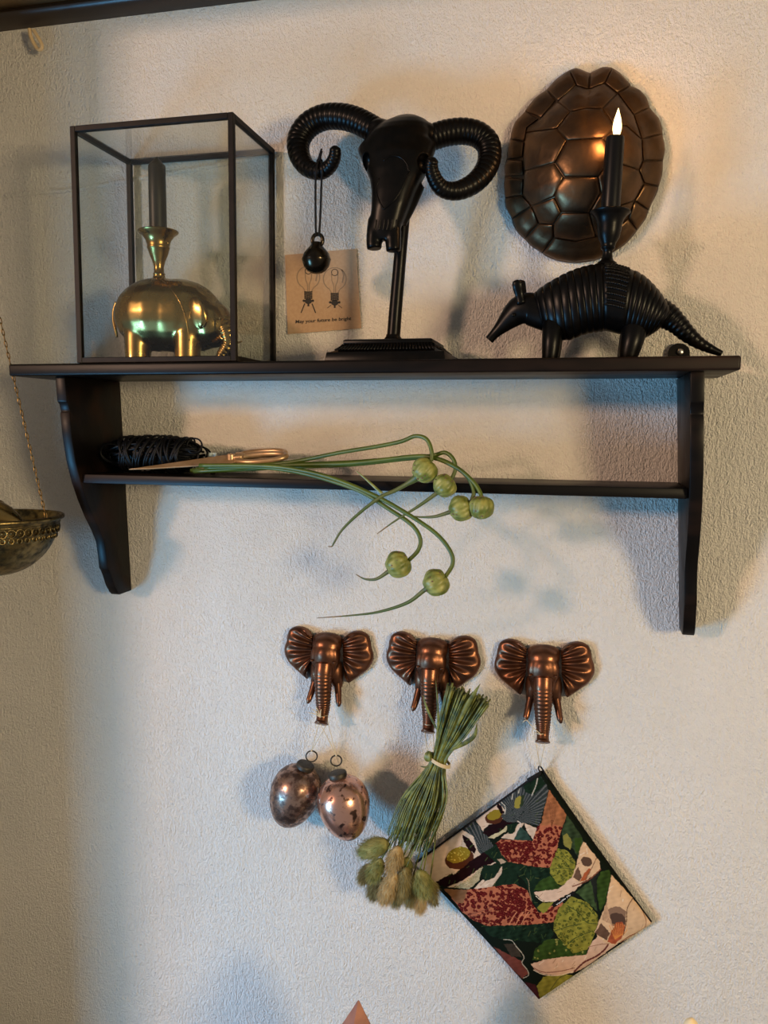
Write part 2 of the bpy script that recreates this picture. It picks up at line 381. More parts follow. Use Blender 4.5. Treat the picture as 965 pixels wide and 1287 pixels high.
for sgn in (-1, 1):
    em = MB(); n = 18; rings = []
    for i in range(n):
        a_ = 2 * math.pi * i / n
    ce = pe(262, 398); em.ball(V(ce.x, YE + sgn * 0.0262, ce.z), (13 * S, 0.0035, 19 * SZ), Matrix.Rotation(R(-18), 3, 'Y') @ Matrix.Rotation(R(sgn * 14), 3, 'Z'),
                               24, 14, lambda th, ph: 1 + 0.05 * math.sin(5 * ph + 3 * th))
    em.build('ear', 'brass', bel, angle=180)
    tu = MB(); tu.tube(arc([V(pe(282, 420).x, YE + sgn * 0.0135, pe(282, 420).z), V(pe(288, 428).x, YE + sgn * 0.016, pe(288, 428).z), V(pe(296, 427).x, YE + sgn * 0.017, pe(296, 427).z)], 12),
                       np.linspace(2.6 * S, 0.8 * S, 12), 10); tu.build('tusk', 'brass', bel, angle=180)
MB().ball(pe(277, 400, -0.0225), 1.8 * S).build('eye', 'brass', bel)
tr = bvh(body)
def seam(pts, r, nm, m='brass', parent=bel, tree=tr, lift=0.0002, n=36, dy=YE):
    o = MB(); o.tube([drape(tree, x, y, lift, dy) for x, y in spline(pts, n)], r, 6); return o.build(nm, m, parent, angle=180)
seam([(203, 352), (214, 362), (224, 376), (231, 392), (235, 410), (238, 428)], 0.0006, 'blanket_hem')
for dx in (0, 7, 14, 21): seam([(243 + dx * .8, 375 + dx * .6), (240 + dx, 388 + dx * .4), (238 + dx, 402)], 0.0005, 'neck_fold', n=16)
tl = MB(); tl.tube(arc([pe(147, 380), pe(143.5, 390), pe(143, 404), pe(146, 418), pe(147, 424)], 24), np.linspace(2.6 * S, 1.4 * S, 24), 10); tl.build('tail', 'brass', bel, angle=180)
cc = pe(200, 351)
def Hz(py): return pe(200, py).z - cc.z
cup = [(11, 353), (7.5, 350), (6.4, 346), (7.2, 344.5), (6.0, 343), (5.6, 336), (7.5, 328), (10.6, 320), (12, 314), (13.0, 312.5), (13.0, 310.5), (12.6, 309), (14.5, 302), (18.5, 296), (22.6, 292.8), (23.2, 291.3), (22.6, 290.2), (15, 290.6), (11.2, 292), (10.6, 308), (0, 308)]
MB().lathe([(r * S, Hz(y)) for r, y in cup], cc, 40).build('candle_cup', 'brass', bel, angle=50)
cd = MB().lathe([(r * S, Hz(y)) for r, y in ((10.0, 307), (10.0, 250), (9.7, 209), (8.8, 207), (2.2, 199), (1.6, 197.5), (0.4, 197))], cc, 32)
tag(cd.build('dark_candle', 'olive_wax', angle=40), 'unlit dark olive pointed candle standing in the brass elephant', 'candle')

# ================================================================== ram skull on stand
ram = thing('ram_skull_stand', 'black ram skull sculpture with curled horns on a rod stand', 'sculpture', V(-0.182, -0.06, ZT))
def ring_at(px, py, y, hw, hd, ex=2.6, n=28, tilt=0.0):
    c = at(px, py, y); s_ = (at(px + 10, py, y).x - c.x) / 10; out = []
    for j in range(n):
        a_ = 2 * math.pi * j / n; cs, sn = math.cos(a_), math.sin(a_)
        x = math.copysign(abs(cs) ** (2 / ex), cs) * hw * s_; yy = math.copysign(abs(sn) ** (2 / ex), sn) * hd
        out.append(c + V(x, yy, -yy * tilt))
    return out
sk = MB()
sk.loft([ring_at(512, 146, -.050, 5, .005), ring_at(512, 149, -.051, 14, .012), ring_at(511, 155, -.054, 26, .018), ring_at(507, 162, -.057, 36, .022, 2.3), ring_at(503, 170, -.060, 41, .025, 2.2), ring_at(500, 178, -.063, 43, .025, 2.2),
         ring_at(499, 183, -.066, 49, .024, 1.9), ring_at(498.5, 189, -.068, 49, .024, 1.9), ring_at(499, 198, -.072, 45, .024, 2.0), ring_at(499, 208, -.075, 42, .023, 2.1), ring_at(499, 217, -.078, 37, .022, 2.3), ring_at(498, 227, -.081, 32, .020), ring_at(495, 242, -.085, 27, .018), ring_at(491, 260, -.089, 23.5, .015),
         ring_at(487, 276, -.091, 21, .012), ring_at(483, 290, -.093, 18.5, .0095), ring_at(482, 302, -.094, 16, .007)])
sk.ball(at(478, 164, -.057), (.013, .016, .010)); sk.ball(at(535, 170, -.056), (.013, .016, .011))
sk.tube(arc([at(473, 276, -.090), at(471, 290, -.094), at(470, 302, -.095), at(470.5, 313, -.096)], 14), np.linspace(.0080, .0072, 14), 12)
sk.tube(arc([at(492, 276, -.089), at(493.5, 290, -.093), at(494, 304, -.095), at(494.5, 316, -.096)], 14), np.linspace(.0084, .0070, 14), 12)
sk.tube(arc([at(522, 232, -.074), at(514, 258, -.078), at(505, 282, -.084)], 12), np.linspace(.0095, .0045, 12), 12)
cutm = MB(); cutm.ball(at(459, 203, -.087), (.0062, .010, .0085)); cutm.ball(at(534, 205, -.086), (.0075, .011, .0090))
skull = sk.build('skull', 'black_cast', ram, remesh=0.0014, relax=7, angle=180, cut=cutm)
tr2 = bvh(skull)
def sseam(pts, r, nm): return seam(pts, r, nm, 'black_cast', ram, tr2, 0.0, 30, -.08)
sseam([(482, 202), (489, 197), (497, 196), (505, 199), (511, 206), (514, 216)], .0008, 'brow_ridge')
sseam([(514, 216), (507, 232), (498, 248), (488, 258), (482, 263)], .0009, 'nasal_suture'); sseam([(476, 224), (473, 240), (477, 254), (482, 263)], .0008, 'nasal_suture')
for i in range(6): sseam([(473 + 5 * i, 276), (472.5 + 5 * i, 282), (471 + 5 * i, 289)], .0008, 'nasal_groove')
def horn(pts, ribs, nm='horn'):
    """pts: px, py, y, radius in px; ribbed tube"""
    n = ribs * 8; P = spline(pts, n); path, rad = [], []
    for i, (x, y, d, r) in enumerate(P):
        path.append(at(x, y, d)); f_ = (i % 8) / 8.0
        rad.append(r * 0.00078 * (0.97 + 0.052 * math.sin(math.pi * f_) ** 0.6) * min(1.0, 0.35 + (n - 1 - i) / 10.0))
    MB().tube(path, rad, 20).build(nm, 'black_cast', ram, angle=180)
horn([(490, 176, -.058, 14), (477, 167, -.056, 15), (463, 159, -.055, 15.5), (447, 151, -.052, 15.5), (428, 146.5, -.048, 15.5), (407, 147.5, -.044, 15.5), (388, 157, -.043, 15.5), (376, 174, -.045, 15), (376, 194, -.051, 13.5),
      (386, 210.5, -.060, 11.2), (402, 215.5, -.070, 9.8), (414, 209.5, -.077, 8.6), (420.5, 197, -.082, 7.6), (421, 183, -.086, 6.2)], 44)
horn([(518, 186, -.058, 14), (531, 178, -.056, 15), (545, 172, -.055, 15), (562, 167, -.052, 15.2), (582, 165, -.048, 15.2), (600, 169, -.045, 15), (613, 181, -.044, 14.6), (615, 199, -.047, 14), (608, 217, -.055, 13), (593, 232, -.064, 12),
      (573, 240, -.072, 10.8), (556, 237, -.079, 9.8), (546, 224, -.084, 8.8), (542, 209, -.088, 7.8), (545, 198, -.092, 6.4)], 46)
rod = MB(); rb, rt = at(494, 428, -.058), at(508, 268, -.070)
rod.tube(arc([V(rb.x, rb.y, ZT + .022), at(497, 390, -.058), at(503, 320, -.062), rt, at(512, 240, -.072)], 24), np.linspace(.0066, .0055, 24), 14)
rod.build('rod', 'black_cast', ram, angle=180)
bc = V(-0.1805, -0.058, ZT)
def rect(hx, hy, z): return [bc + V(sx * hx, sy * hy, z) for sx, sy in ((-1, -1), (1, -1), (1, 1), (-1, 1))]
MB().loft([rect(.0575, .046, .0002), rect(.056, .0445, .0085)]).build('plinth', 'black_cast', ram, bevel=.0008)
cv = MB().loft([rect(.054, .0425, .0085), rect(.049, .038, .0105), rect(.0445, .034, .0135), rect(.0425, .0325, .0165)]).build('cove_moulding', 'black_cast', ram)
fl = MB()
for i in range(30):
    x = -.0415 + .083 * i / 29
    for sy in (-1, 1): fl.tube([bc + V(x * 1.10, sy * .0395, .0108), bc + V(x * 1.02, sy * .0345, .0142), bc + V(x, sy * .0335, .0165)], .0011, 6)
for i in range(22):
    y = -.031 + .062 * i / 21
    for sx in (-1, 1): fl.tube([bc + V(sx * .0505, y * 1.12, .0108), bc + V(sx * .0455, y * 1.04, .0142), bc + V(sx * .0435, y, .0165)], .0011, 6)
tag(fl.build('fluting', 'black_cast', cv, angle=180), kind='stuff')
MB().loft([rect(.0415, .0315, .0165), rect(.0430, .0330, .0172), rect(.0430, .0330, .0202), rect(.0415, .0315, .0212)]).build('top_plate', 'black_cast', ram, bevel=.0005)
MB().lathe([(.011, 0), (.0095, .003), (.0072, .006), (.0068, .008)], V(rb.x, rb.y, ZT + .0205), 20).build('rod_collar', 'black_cast', ram)

# ================================================================== jingle bell
YB = -0.068
bl = thing('jingle_bell', 'small dark round bell hung by a black cord from the ram horn', 'bell', at(397, 342, YB))
def Lb(px, py): return at(px, py, YB)
sb = (Lb(407, 320).x - Lb(397, 320).x) / 10; c0 = Lb(397.5, 326)
pb = [(0, -17), (6, -16.2), (11, -13.5), (15, -8.5), (16.9, -2.5), (17.3, -0.6), (17.3, .6), (16.9, 2.0), (15.2, 7), (11.5, 11.5), (8, 15), (6.2, 18), (5.6, 20), (0, 20.5)]
bb = MB().lathe([(r * sb, z * sb) for r, z in pb], c0, 36).build('bell_body', 'bell_metal', bl, angle=60)
MB().torus(c0 + V(0, 0, 0), 17.2 * sb, .5 * sb, (0, 0, 1), 36, 6).build('seam_ring', 'bell_metal', bb)
MB().torus(Lb(399, 302), 6.2 * sb, 2.4 * sb, (0.15, -1, 0), 28, 10, 1.0, 1.15).build('hanging_eye', 'bell_metal', bl, angle=180)
hb = at(402, 216, -.070)
for sgn, xt in ((-1, 396.5), (1, 404)):
    cd_ = MB(); yf, yb = -.081, -.060
    cd_.tube(arc([at(399 + sgn * 2, 297, YB - .001), at(399.5 + sgn * 3, 270, -.070), at(xt, 228, -.077), at(xt + 1, 216, -.0815), at(xt + 1.5 - sgn, 206, -.078), at(402, 201, -.070)], 30), .0011, 8)
    cd_.build('cord', 'black_cord', bl, angle=180)
kn = MB(); kn.ball(at(401.5, 202.5, -.072), (.0032, .0028, .0024)); kn.tube(arc([at(400, 202, -.072), at(402, 195, -.073), at(404, 187, -.072)], 10), np.linspace(.0016, .0009, 10), 8)
kn.tube(arc([at(403, 203, -.072), at(402.5, 197, -.075), at(404.5, 190, -.075)], 10), np.linspace(.0014, .0009, 10), 8); kn.build('cord_knot', 'black_cord', bl)

# ================================================================== card on the wall
YC = -0.0016
cq = [(358.0, 320.5), (447.5, 313.2), (454.0, 412.5), (361.5, 420.0)]
card = thing('greeting_card', 'brown kraft paper card with two printed light bulbs on the wall', 'card', at(407, 420, YC))
MB().prism([at(x, y, YC) for x, y in cq], [at(x, y, YC + .0009) for x, y in cq]).build('card_sheet', 'kraft', card, smooth=False)
def cz(zx, zy, lift=0.00025): return at(340 + zx / 7.423, 290 + zy / 7.423, YC - lift)
def ribbon(o, pts, wd, n=None):
    P = spline(pts, n) if n else np.array(pts, float)
    L_, R_ = [], []
    for i in range(len(P)):
        d_ = P[min(i + 1, len(P) - 1)] - P[max(i - 1, 0)]; d_ = d_ / (np.linalg.norm(d_) + 1e-9); nn = np.array([-d_[1], d_[0]]) * wd / 2
        L_.append(cz(*(P[i] + nn))); R_.append(cz(*(P[i] - nn)))
    k_ = len(P); o.add(L_ + R_, [(i, i + 1, k_ + i + 1, k_ + i) for i in range(k_ - 1)])
for (bx_, by_, legs, dy) in ((352, 440, 1, 0), (598, 455, 0, 18)):
    g = MB(); d_ = MB()
    th = np.linspace(R(118), R(422), 40)
    ribbon(g, [(bx_ + 106 * math.cos(a_), by_ - 5 + 106 * math.sin(a_)) for a_ in th], 8)
    for sg in (-1, 1):
        ribbon(g, [(bx_ + sg * 50, by_ + 90), (bx_ + sg * 36, by_ + 112), (bx_ + sg * 32, by_ + 128)], 6, 8)
        ribbon(g, [(bx_ + sg * 30, by_ - 60), (bx_ + sg * 26, by_ + 10), (bx_ + sg * 9, by_ + 60), (bx_ + sg * 8, by_ + 128)], 6, 16)
    ribbon(d_, [(bx_ + 30 * math.cos(a_), by_ - 66 + 30 * math.sin(a_)) for a_ in np.linspace(0, 6.3, 30)], 6)
    ribbon(g, [(bx_ + 66, by_ - 90), (bx_ + 82, by_ - 40), (bx_ + 70, by_ + 30)], 12, 12)
    yb_ = by_ + 125
    for i in range(5): ribbon(d_, [(bx_ - 38, yb_ + 4 + 15 * i), (bx_, yb_ + 9 + 15 * i), (bx_ + 38, yb_ + 3 + 15 * i)], 11)
    for i in range(6): ribbon(d_, [(bx_ - 34 + 12 * i, yb_), (bx_ - 30 + 12 * i, yb_ + 72)], 5)
    yc_ = yb_ + 92
    d_.add([cz(bx_ + 34 * math.cos(a_), yc_ + 26 * math.sin(a_)) for a_ in np.linspace(0, 2 * math.pi, 20, endpoint=False)], [tuple(range(20))])
    for sg in (-1, 1): d_.add([cz(bx_ + sg * 42 + 12 * math.cos(a_), yc_ - 4 + 12 * math.sin(a_)) for a_ in np.linspace(0, 2 * math.pi, 10, endpoint=False)], [tuple(range(10))])
    ribbon(d_, [(bx_, yc_ + 20), (bx_, yc_ + 48)], 16)
    for sg in (-1, 1): ribbon(d_, [(bx_ + sg * 34, yc_ + 22), (bx_ + sg * (68 if legs else 70), yc_ + (110 if legs else 50))], 9 if legs else 5)
    gb_ = d_.build('printed_bulb', 'ink', card, smooth=False); g.build('printed_outline', 'ink_soft', gb_, smooth=False)
def text_mesh(txt, fn, name, m, parent):
    c = bpy.data.curves.new('txt', 'FONT'); c.body = txt; c.size = 1.0; c.offset = 0.018; o = bpy.data.objects.new('txt', c); COL.objects.link(o)
    dg = bpy.context.evaluated_depsgraph_get(); dg.update(); me = bpy.data.meshes.new_from_object(o.evaluated_get(dg)); bpy.data.objects.remove(o)
    xs = [v.co.x for v in me.vertices]; x0, x1 = min(xs), max(xs); off = world_loc(parent)
    for v in me.vertices: v.co = fn((v.co.x - x0) / (x1 - x0), v.co.y) - off
    ob = bpy.data.objects.new(name, me); COL.objects.link(ob); ob.parent = parent; me.materials.clear(); me.materials.append(MATS[m]); return ob
text_mesh('May your future be bright', lambda u, v: cz(232 + 520 * u + 3 * v, 864 - 32 * u - 44 * v), 'printed_lettering', 'ink', card)

# ================================================================== turtle shell
def zt_(zx, zy): return (630 + zx / 4.386, 70 + zy / 4.386)
OUT = [(490, 98), (525, 76), (560, 60), (610, 65), (665, 105), (700, 145), (707, 166), (760, 185), (800, 230), (815, 275), (820, 292), (868, 345), (886, 400), (888, 440), (897, 470), (903, 520), (890, 575), (890, 610),
       (886, 660), (868, 715), (862, 745), (835, 800), (812, 850), (800, 890), (755, 950), (738, 975), (690, 1030), (625, 1075), (590, 1095), (520, 1125), (400, 1140), (300, 1125), (230, 1095), (218, 1080), (160, 1045), (130, 1010),
       (85, 970), (62, 925), (55, 890), (25, 840), (17, 800), (22, 770), (12, 700), (20, 670), (18, 600), (30, 572), (35, 510), (48, 470), (55, 420), (78, 360), (125, 315), (140, 290), (195, 225), (250, 188), (290, 140), (360, 88), (410, 65), (450, 80)]
OUT = [zt_(*p) for p in OUT]; TC = zt_(460, 610)
ANG = [(math.atan2(y - TC[1], x - TC[0]), math.hypot(x - TC[0], y - TC[1])) for x, y in OUT]; ANG.sort()
_aa = np.array([a_ for a_, r in ANG]); _ar = np.array([r for a_, r in ANG])
def rho(px, py):
    a_ = math.atan2(py - TC[1], px - TC[0]); rr = np.interp(a_, _aa, _ar, period=2 * math.pi); return math.hypot(px - TC[0], py - TC[1]) / rr
def dome(r): return float(np.interp(r, [0, .2, .4, .6, .72, .80, .86, .93, 1.0, 1.2], [.058, .0565, .051, .040, .030, .021, .0165, .0125, .006, .003]))
tur = thing('turtle_shell', 'bronze-toned turtle shell mounted on the wall behind the lit candle', 'turtle shell', at(721, 330, -.003))
sh = MB(); rings = []; NA = 120
for t_ in (0.02, .1, .2, .3, .4, .5, .6, .7, .78, .84, .9, .95, 1.0):
    ring = []
    for j in range(NA):
        a_ = -math.pi + 2 * math.pi * j / NA; rr = np.interp(a_, _aa, _ar, period=2 * math.pi) * t_
        x, y = TC[0] + rr * math.cos(a_), TC[1] + rr * math.sin(a_); ring.append(at(x, y, -dome(t_) + .0012))
    rings.append(ring)
rings.append([V(p.x, -.0005, p.z) for p in rings[-1]])
sh.loft(rings).build('shell_base', 'shell_groove', tur, angle=180)
def scute(poly, nm, hp=.0022, gap=1.1):
    P = np.array([zt_(*p) for p in poly]); c = P.mean(0); pts = []
    for i in range(len(P)):
        a_, b_ = P[i], P[(i + 1) % len(P)]; k_ = max(2, int(np.hypot(*(b_ - a_)) / 5))
        for j in range(k_): pts.append(a_ + (b_ - a_) * j / k_)
    pts = np.array(pts); o = MB(); R_ = []; Rm = np.hypot(*(pts - c).T).mean()
    for t_, pl_ in ((1, -.0018), (1, .0000), (.955, .55), (.88, .85), (.7, 1.0), (.45, 1.0), (.2, 1.02), (.03, 1.02)):
        tt_ = t_ * (1 - gap / Rm) if t_ == 1 else t_ * (1 - gap / Rm)
        R_.append([at(*(c + (p - c) * tt_), -(dome(rho(*(c + (p - c) * tt_))) + (pl_ * hp if pl_ > -.001 else pl_))) for p in pts])
    return o.loft(R_).build(nm, 'shell_metal', tur, angle=60)
VERT = [[(395, 160), (480, 185), (570, 150), (640, 205), (555, 290), (460, 290), (380, 308), (310, 250)],
        [(380, 308), (460, 290), (555, 290), (625, 390), (560, 455), (360, 467), (305, 400)],
        [(360, 467), (560, 455), (610, 560), (532, 668), (343, 668), (293, 592)],
        [(343, 668), (532, 668), (548, 755), (485, 866), (330, 866), (290, 780), (300, 725)],
        [(330, 866), (485, 866), (520, 1000), (410, 1025), (288, 1005), (285, 930)]]
COST = [[(310, 250), (380, 308), (305, 400), (130, 425), (140, 395), (215, 345)],
        [(130, 425), (305, 400), (360, 467), (293, 592), (125, 635), (115, 560)],
        [(125, 635), (293, 592), (343, 668), (290, 780), (165, 830), (115, 770)],
        [(165, 830), (290, 780), (330, 866), (285, 930), (205, 925)],
        [(640, 205), (730, 325), (775, 460), (690, 385), (625, 390), (555, 290)],
        [(625, 390), (690, 385), (775, 460), (780, 580), (760, 630), (640, 595), (610, 560), (560, 455)],
        [(610, 560), (640, 595), (760, 630), (788, 705), (735, 800), (650, 830), (548, 755), (532, 668)],
        [(548, 755), (650, 830), (735, 800), (700, 895), (610, 970), (520, 1000), (485, 866)]]
for p in VERT: scute(p, 'vertebral_scute', .0017, .55)
for p in COST: scute(p, 'costal_scute', .0017, .55)
MAR = [[(490, 98), (525, 76), (560, 60), (612, 66), (570, 150), (480, 185)], [(612, 66), (665, 105), (700, 145), (707, 166), (640, 205), (570, 150)], [(707, 166), (760, 185), (800, 230), (818, 284), (730, 325), (640, 205)],
       [(818, 284), (868, 345), (888, 430), (775, 460), (730, 325)], [(888, 430), (897, 470), (903, 520), (890, 578), (780, 580), (775, 460)], [(890, 578), (888, 650), (866, 720), (788, 705), (760, 630), (780, 580)],
       [(866, 720), (835, 800), (812, 852), (735, 800), (788, 705)], [(812, 852), (800, 890), (748, 962), (700, 895), (735, 800)], [(748, 962), (690, 1030), (620, 1080), (610, 970), (700, 895)],
       [(620, 1080), (520, 1125), (400, 1140), (300, 1125), (224, 1088), (288, 1005), (410, 1025), (520, 1000), (610, 970)], [(224, 1088), (160, 1045), (130, 1008), (205, 925), (285, 930), (288, 1005)],
       [(130, 1008), (85, 970), (58, 900), (165, 830), (205, 925)], [(58, 900), (25, 840), (18, 785), (115, 770), (165, 830)], [(18, 785), (12, 700), (20, 668), (121, 680), (115, 770)], [(20, 668), (18, 600), (32, 572), (115, 575), (121, 660)],
       [(32, 572), (35, 510), (50, 460), (125, 475), (115, 560)], [(50, 460), (60, 405), (78, 360), (130, 305), (205, 345), (140, 395), (125, 475)], [(130, 305), (195, 225), (250, 188), (300, 245), (215, 345)],
       [(250, 188), (290, 140), (375, 80), (415, 160), (310, 250), (300, 245)], [(375, 80), (410, 65), (450, 80), (490, 98), (480, 185), (415, 165)]]
for p in MAR: scute(p, 'marginal_scute', .0026, .45)

# ================================================================== armadillo candle holder
YA = -0.072
def pa(px, py, dy=0.0): return at(px, py, YA + dy)
SA = (pa(790, 380).x - pa(690, 380).x) / 100; SAZ = (pa(740, 340).z - pa(740, 440).z) / 100
arm = thing('armadillo_candle_holder', 'black cast armadillo candle holder with ribbed shell on the shelf', 'candle holder', V(pa(745, 440).x, YA, ZT))
def aring(T, B, wd, n=28, sc=1.0):
    t_, b_ = pa(*T), pa(*B); c = (t_ + b_) / 2; m_ = (t_ - b_) / 2; out = []
    for j in range(n):
        a_ = 2 * math.pi * j / n; cs, sn = math.cos(a_), math.sin(a_)
        out.append(c + m_ * (math.copysign(abs(cs) ** .9, cs) * sc) + V(0, math.copysign(abs(sn) ** .85, sn) * wd * sc, 0))
    return out
backc = spline([(664, 375), (680, 361), (702, 348), (722, 339), (742, 333.5), (764, 331.5), (786, 336), (806, 345), (821, 358), (833, 373), (842, 389), (846, 398)], 200)
belly = spline([(674, 402), (690, 421), (712, 428), (734, 421), (750, 417.5), (763, 417), (776, 420), (788, 423), (800, 425), (812, 424), (824, 417), (833, 410)], 200)
def sect(i): return tuple(backc[min(i, 199)]), tuple(belly[min(i, 199)])
def wid(u): return 0.0285 * max(0.12, 1 - abs(2 * u - 1) ** 3.0) ** 0.6
core = MB(); core.loft([aring(*sect(i), wid(i / 199) , sc=.965) for i in range(0, 200, 5)] + [aring(*sect(199), wid(1), sc=.8)]).build('body_core', 'black_cast', arm, angle=180)
def band(i0, i1, nm, hgt=.030):
    m_ = MB(); rs = []
    for k_ in range(7):
        f_ = k_ / 6; i = i0 + (i1 - i0) * f_; ii = int(i); s_ = .972 + hgt * math.sin(math.pi * min(max(f_, .02), .98)) ** .55
        T0, B0 = sect(ii); T1, B1 = sect(min(ii + 1, 199)); g_ = i - ii
        T = (T0[0] + (T1[0] - T0[0]) * g_, T0[1] + (T1[1] - T0[1]) * g_); B = (B0[0] + (B1[0] - B0[0]) * g_, B0[1] + (B1[1] - B0[1]) * g_)
        rs.append(aring(T, B, wid(i / 199), sc=s_))
    m_.loft(rs).build(nm, 'black_cast', arm, angle=180)
fb = np.linspace(4, 84, 11); rb_ = np.linspace(118, 197, 11)
for i in range(10): band(fb[i], fb[i + 1], 'shell_band'); band(rb_[i], rb_[i + 1], 'shell_band')
band(84, 118, 'saddle_plate', .012)
sc_ = MB()
for r_ in range(11):
    for c_ in range(9):
        i = 88 + 26 * (c_ + (.5 if r_ % 2 else 0)) / 9; ring_ = aring(*sect(int(i)), wid(i / 199), 44, .988)
        for j in (3 + r_ * 1, 41 - r_ * 1):
            sc_.ball(ring_[j % 44], (.0016, .0011, .0013), None, 8, 5)
tag(sc_.build('saddle_scales', 'black_cast', arm, angle=180), kind='stuff')
tl = MB(); tp = spline([(826, 390, 17), (839, 398, 16), (851, 407.5, 13), (864, 420, 10.5), (880, 432, 7.5), (896, 440, 5.2), (907, 444.5, 3.6)], 110)
tl.tube([pa(x, y, 0) for x, y, r in tp], [r * SA * (1 + (.04 if i < 88 else .0) * math.sin(i * 2 * math.pi / 7)) for i, (x, y, r) in enumerate(tp)], 18); tl.build('tail', 'black_cast', arm, angle=180)
hd = MB(); hp_ = spline([(690, 396, 22, 18), (676, 392, 21, 18), (664, 388, 21, 17), (652, 391, 19, 15), (641, 400, 14.5, 11), (630, 411, 9.5, 8), (621, 420, 6.6, 6), (614.5, 427.5, 6.0, 5.2)], 40)
hd.tube([pa(x, y) for x, y, a_, b_ in hp_], [a_ * SA for x, y, a_, b_ in hp_], 20, flat=.82, up=(0, 1, 0)); hd.build('head', 'black_cast', arm, angle=60)
for dy, dx in ((-.011, 0), (.011, 4)):
    er = MB(); er.tube(arc([pa(655 + dx, 382, dy), pa(652.5 + dx, 370, dy), pa(650.5 + dx, 360, dy * 1.2), pa(650 + dx, 354.5, dy * 1.25), pa(650 + dx, 351.5, dy * 1.25)], 16),
                       [6 * SA * k_ for k_ in (.95, .9, .9, .92, .97, 1.03, 1.08, 1.12, 1.14, 1.14, 1.12, 1.06, .95, .78, .5, .1)], 14, flat=.5, up=(0, 1, 0)); er.build('ear', 'black_cast', arm, angle=180)
    MB().ball(pa(645 + dx / 2, 396, dy * .95), (.0016, .0012, .0016), None, 10, 8).build('eye', 'black_cast', arm)
for px0, px1, w0, w1, dxx in ((694, 692.5, 14, 9.6, 0), (797, 789, 17, 10.5, 0)):
    for dy in (-.0165, .0165):
        t0 = pa(px0 + 2, 398); b0 = pa(px1, 446); lg = MB()
        lg.tube(arc([V(t0.x, YA + dy * .35, t0.z), V((t0.x + b0.x) / 2, YA + dy * .92, pa(px0, 426).z), V(b0.x, YA + dy, ZT + .006), V(b0.x - .001, YA + dy, ZT + .0002)], 14), np.linspace(w0, w1, 14) * SA, 16)
        lg.build('leg', 'black_cast', arm, angle=60)
ac = pa(762.5, 333)
AXC = V(.030, 0, 1).normalized()
acup = [(13, 333), (12, 330), (8.5, 328), (6.6, 324), (6.0, 319), (6.2, 315), (8.6, 313), (9.2, 311.5), (8.4, 310), (9.6, 306), (13.2, 299), (14.8, 291), (15.6, 283), (17.6, 276), (21.5, 270.5), (24.6, 268.2), (25.2, 266.6), (24.4, 265.4), (15, 266), (13, 268), (12.6, 285), (0, 285)]
MB().lathe([(r * SA, (pa(762, y).z - ac.z)) for r, y in acup], ac, 44, AXC).build('candle_cup', 'black_cast', arm, angle=50)
# lit candle
lc = thing('lit_candle', 'lit black taper candle burning in the armadillo holder', 'candle', ac + AXC * (pa(762, 284).z - ac.z))
ZTOP = pa(762, 173).z - ac.z
MB().lathe([(12.0 * SA, pa(762, 284).z - ac.z), (12.0 * SA, ZTOP * .5), (11.8 * SA, ZTOP - .002), (11.2 * SA, ZTOP - .0002), (9.6 * SA, ZTOP - .0004), (5 * SA, ZTOP - .0022), (0, ZTOP - .0026)], ac, 36, AXC).build('wax_body', 'black_wax', lc, angle=60)
top = ac + AXC * (ZTOP - .0022)
MB().tube(arc([top, top + V(.0003, 0, .004), top + V(.0018, -.0005, .0075)], 8), .0007, 6).build('wick', 'black_cord', lc)
fz = V(.0012, 0, 0); flh = (pa(773, 137).z - top.z)
flm = MB().lathe([(.0004, .001), (.0026, .0035), (.0037, .008), (.0038, .0115), (.0030, .017), (.0016, .0215), (.0006, .025), (.0001, .0265)], top + fz, 20, (.03, 0, 1)).build('flame', 'flame_core', lc, angle=180)
pl_ = bpy.data.lights.new('candle_light', 'POINT'); pl_.energy = 0.30; pl_.color = (1.0, 0.48, 0.18); pl_.shadow_soft_size = 0.008
po = bpy.data.objects.new('candle_light', pl_); COL.objects.link(po); po.location = top + V(.0012, 0, .014)
flm.visible_shadow = True

# ================================================================== twine skein on the lower board
tw = thing('twine_skein', 'black waxed twine skein on the lower shelf beside the bracket', 'twine', V(at(195, 590, -.045).x, -.045, ZLT))
YT = -.047; c1 = at(196, 571, YT); hl = (at(252, 571, YT).x - at(140, 571, YT).x) / 2; hh = c1.z - ZLT
st = MB()
for i in range(46):
    a_ = random.uniform(0, 2 * math.pi); rr = math.sqrt(random.uniform(.25, 1)) ; l_ = hl * random.uniform(.86, 1.02); pts = []
    tw_ = random.uniform(-.9, .9)
    for j in range(28):
        u = -1 + 2 * j / 27; k_ = math.sqrt(max(0, 1 - (abs(u) * .93) ** 3.2)); aa = a_ + tw_ * u
        pts.append(c1 + V(l_ * u, math.cos(aa) * .021 * rr * k_, math.sin(aa) * (hh - .0012) * rr * k_ + .001 * math.sin(5 * u + i)))
    st.tube(pts, .00125, 6)
st.ball(c1 + V(0, 0, -.0005), (hl * .93, .0185, hh * .90), None, 24, 16)
st.build('strand_bundle', 'twine', tw, angle=180)
wr = MB()
for i in range(26):
    x0 = random.uniform(-.72, .68) * hl; tilt = random.uniform(-.9, .9) * .012; k_ = math.sqrt(1 - (abs(x0 / hl)) ** 3); pts = []
    for j in range(26):
        a_ = 2 * math.pi * j / 26; pts.append(c1 + V(x0 + tilt * math.sin(a_), math.cos(a_) * .0222 * k_, math.sin(a_) * (hh) * (k_ * .98)))
    wr.tube(pts, .0012, 6, closed=True)
wr.build('wrapping', 'twine', tw, angle=180)
lp = MB()
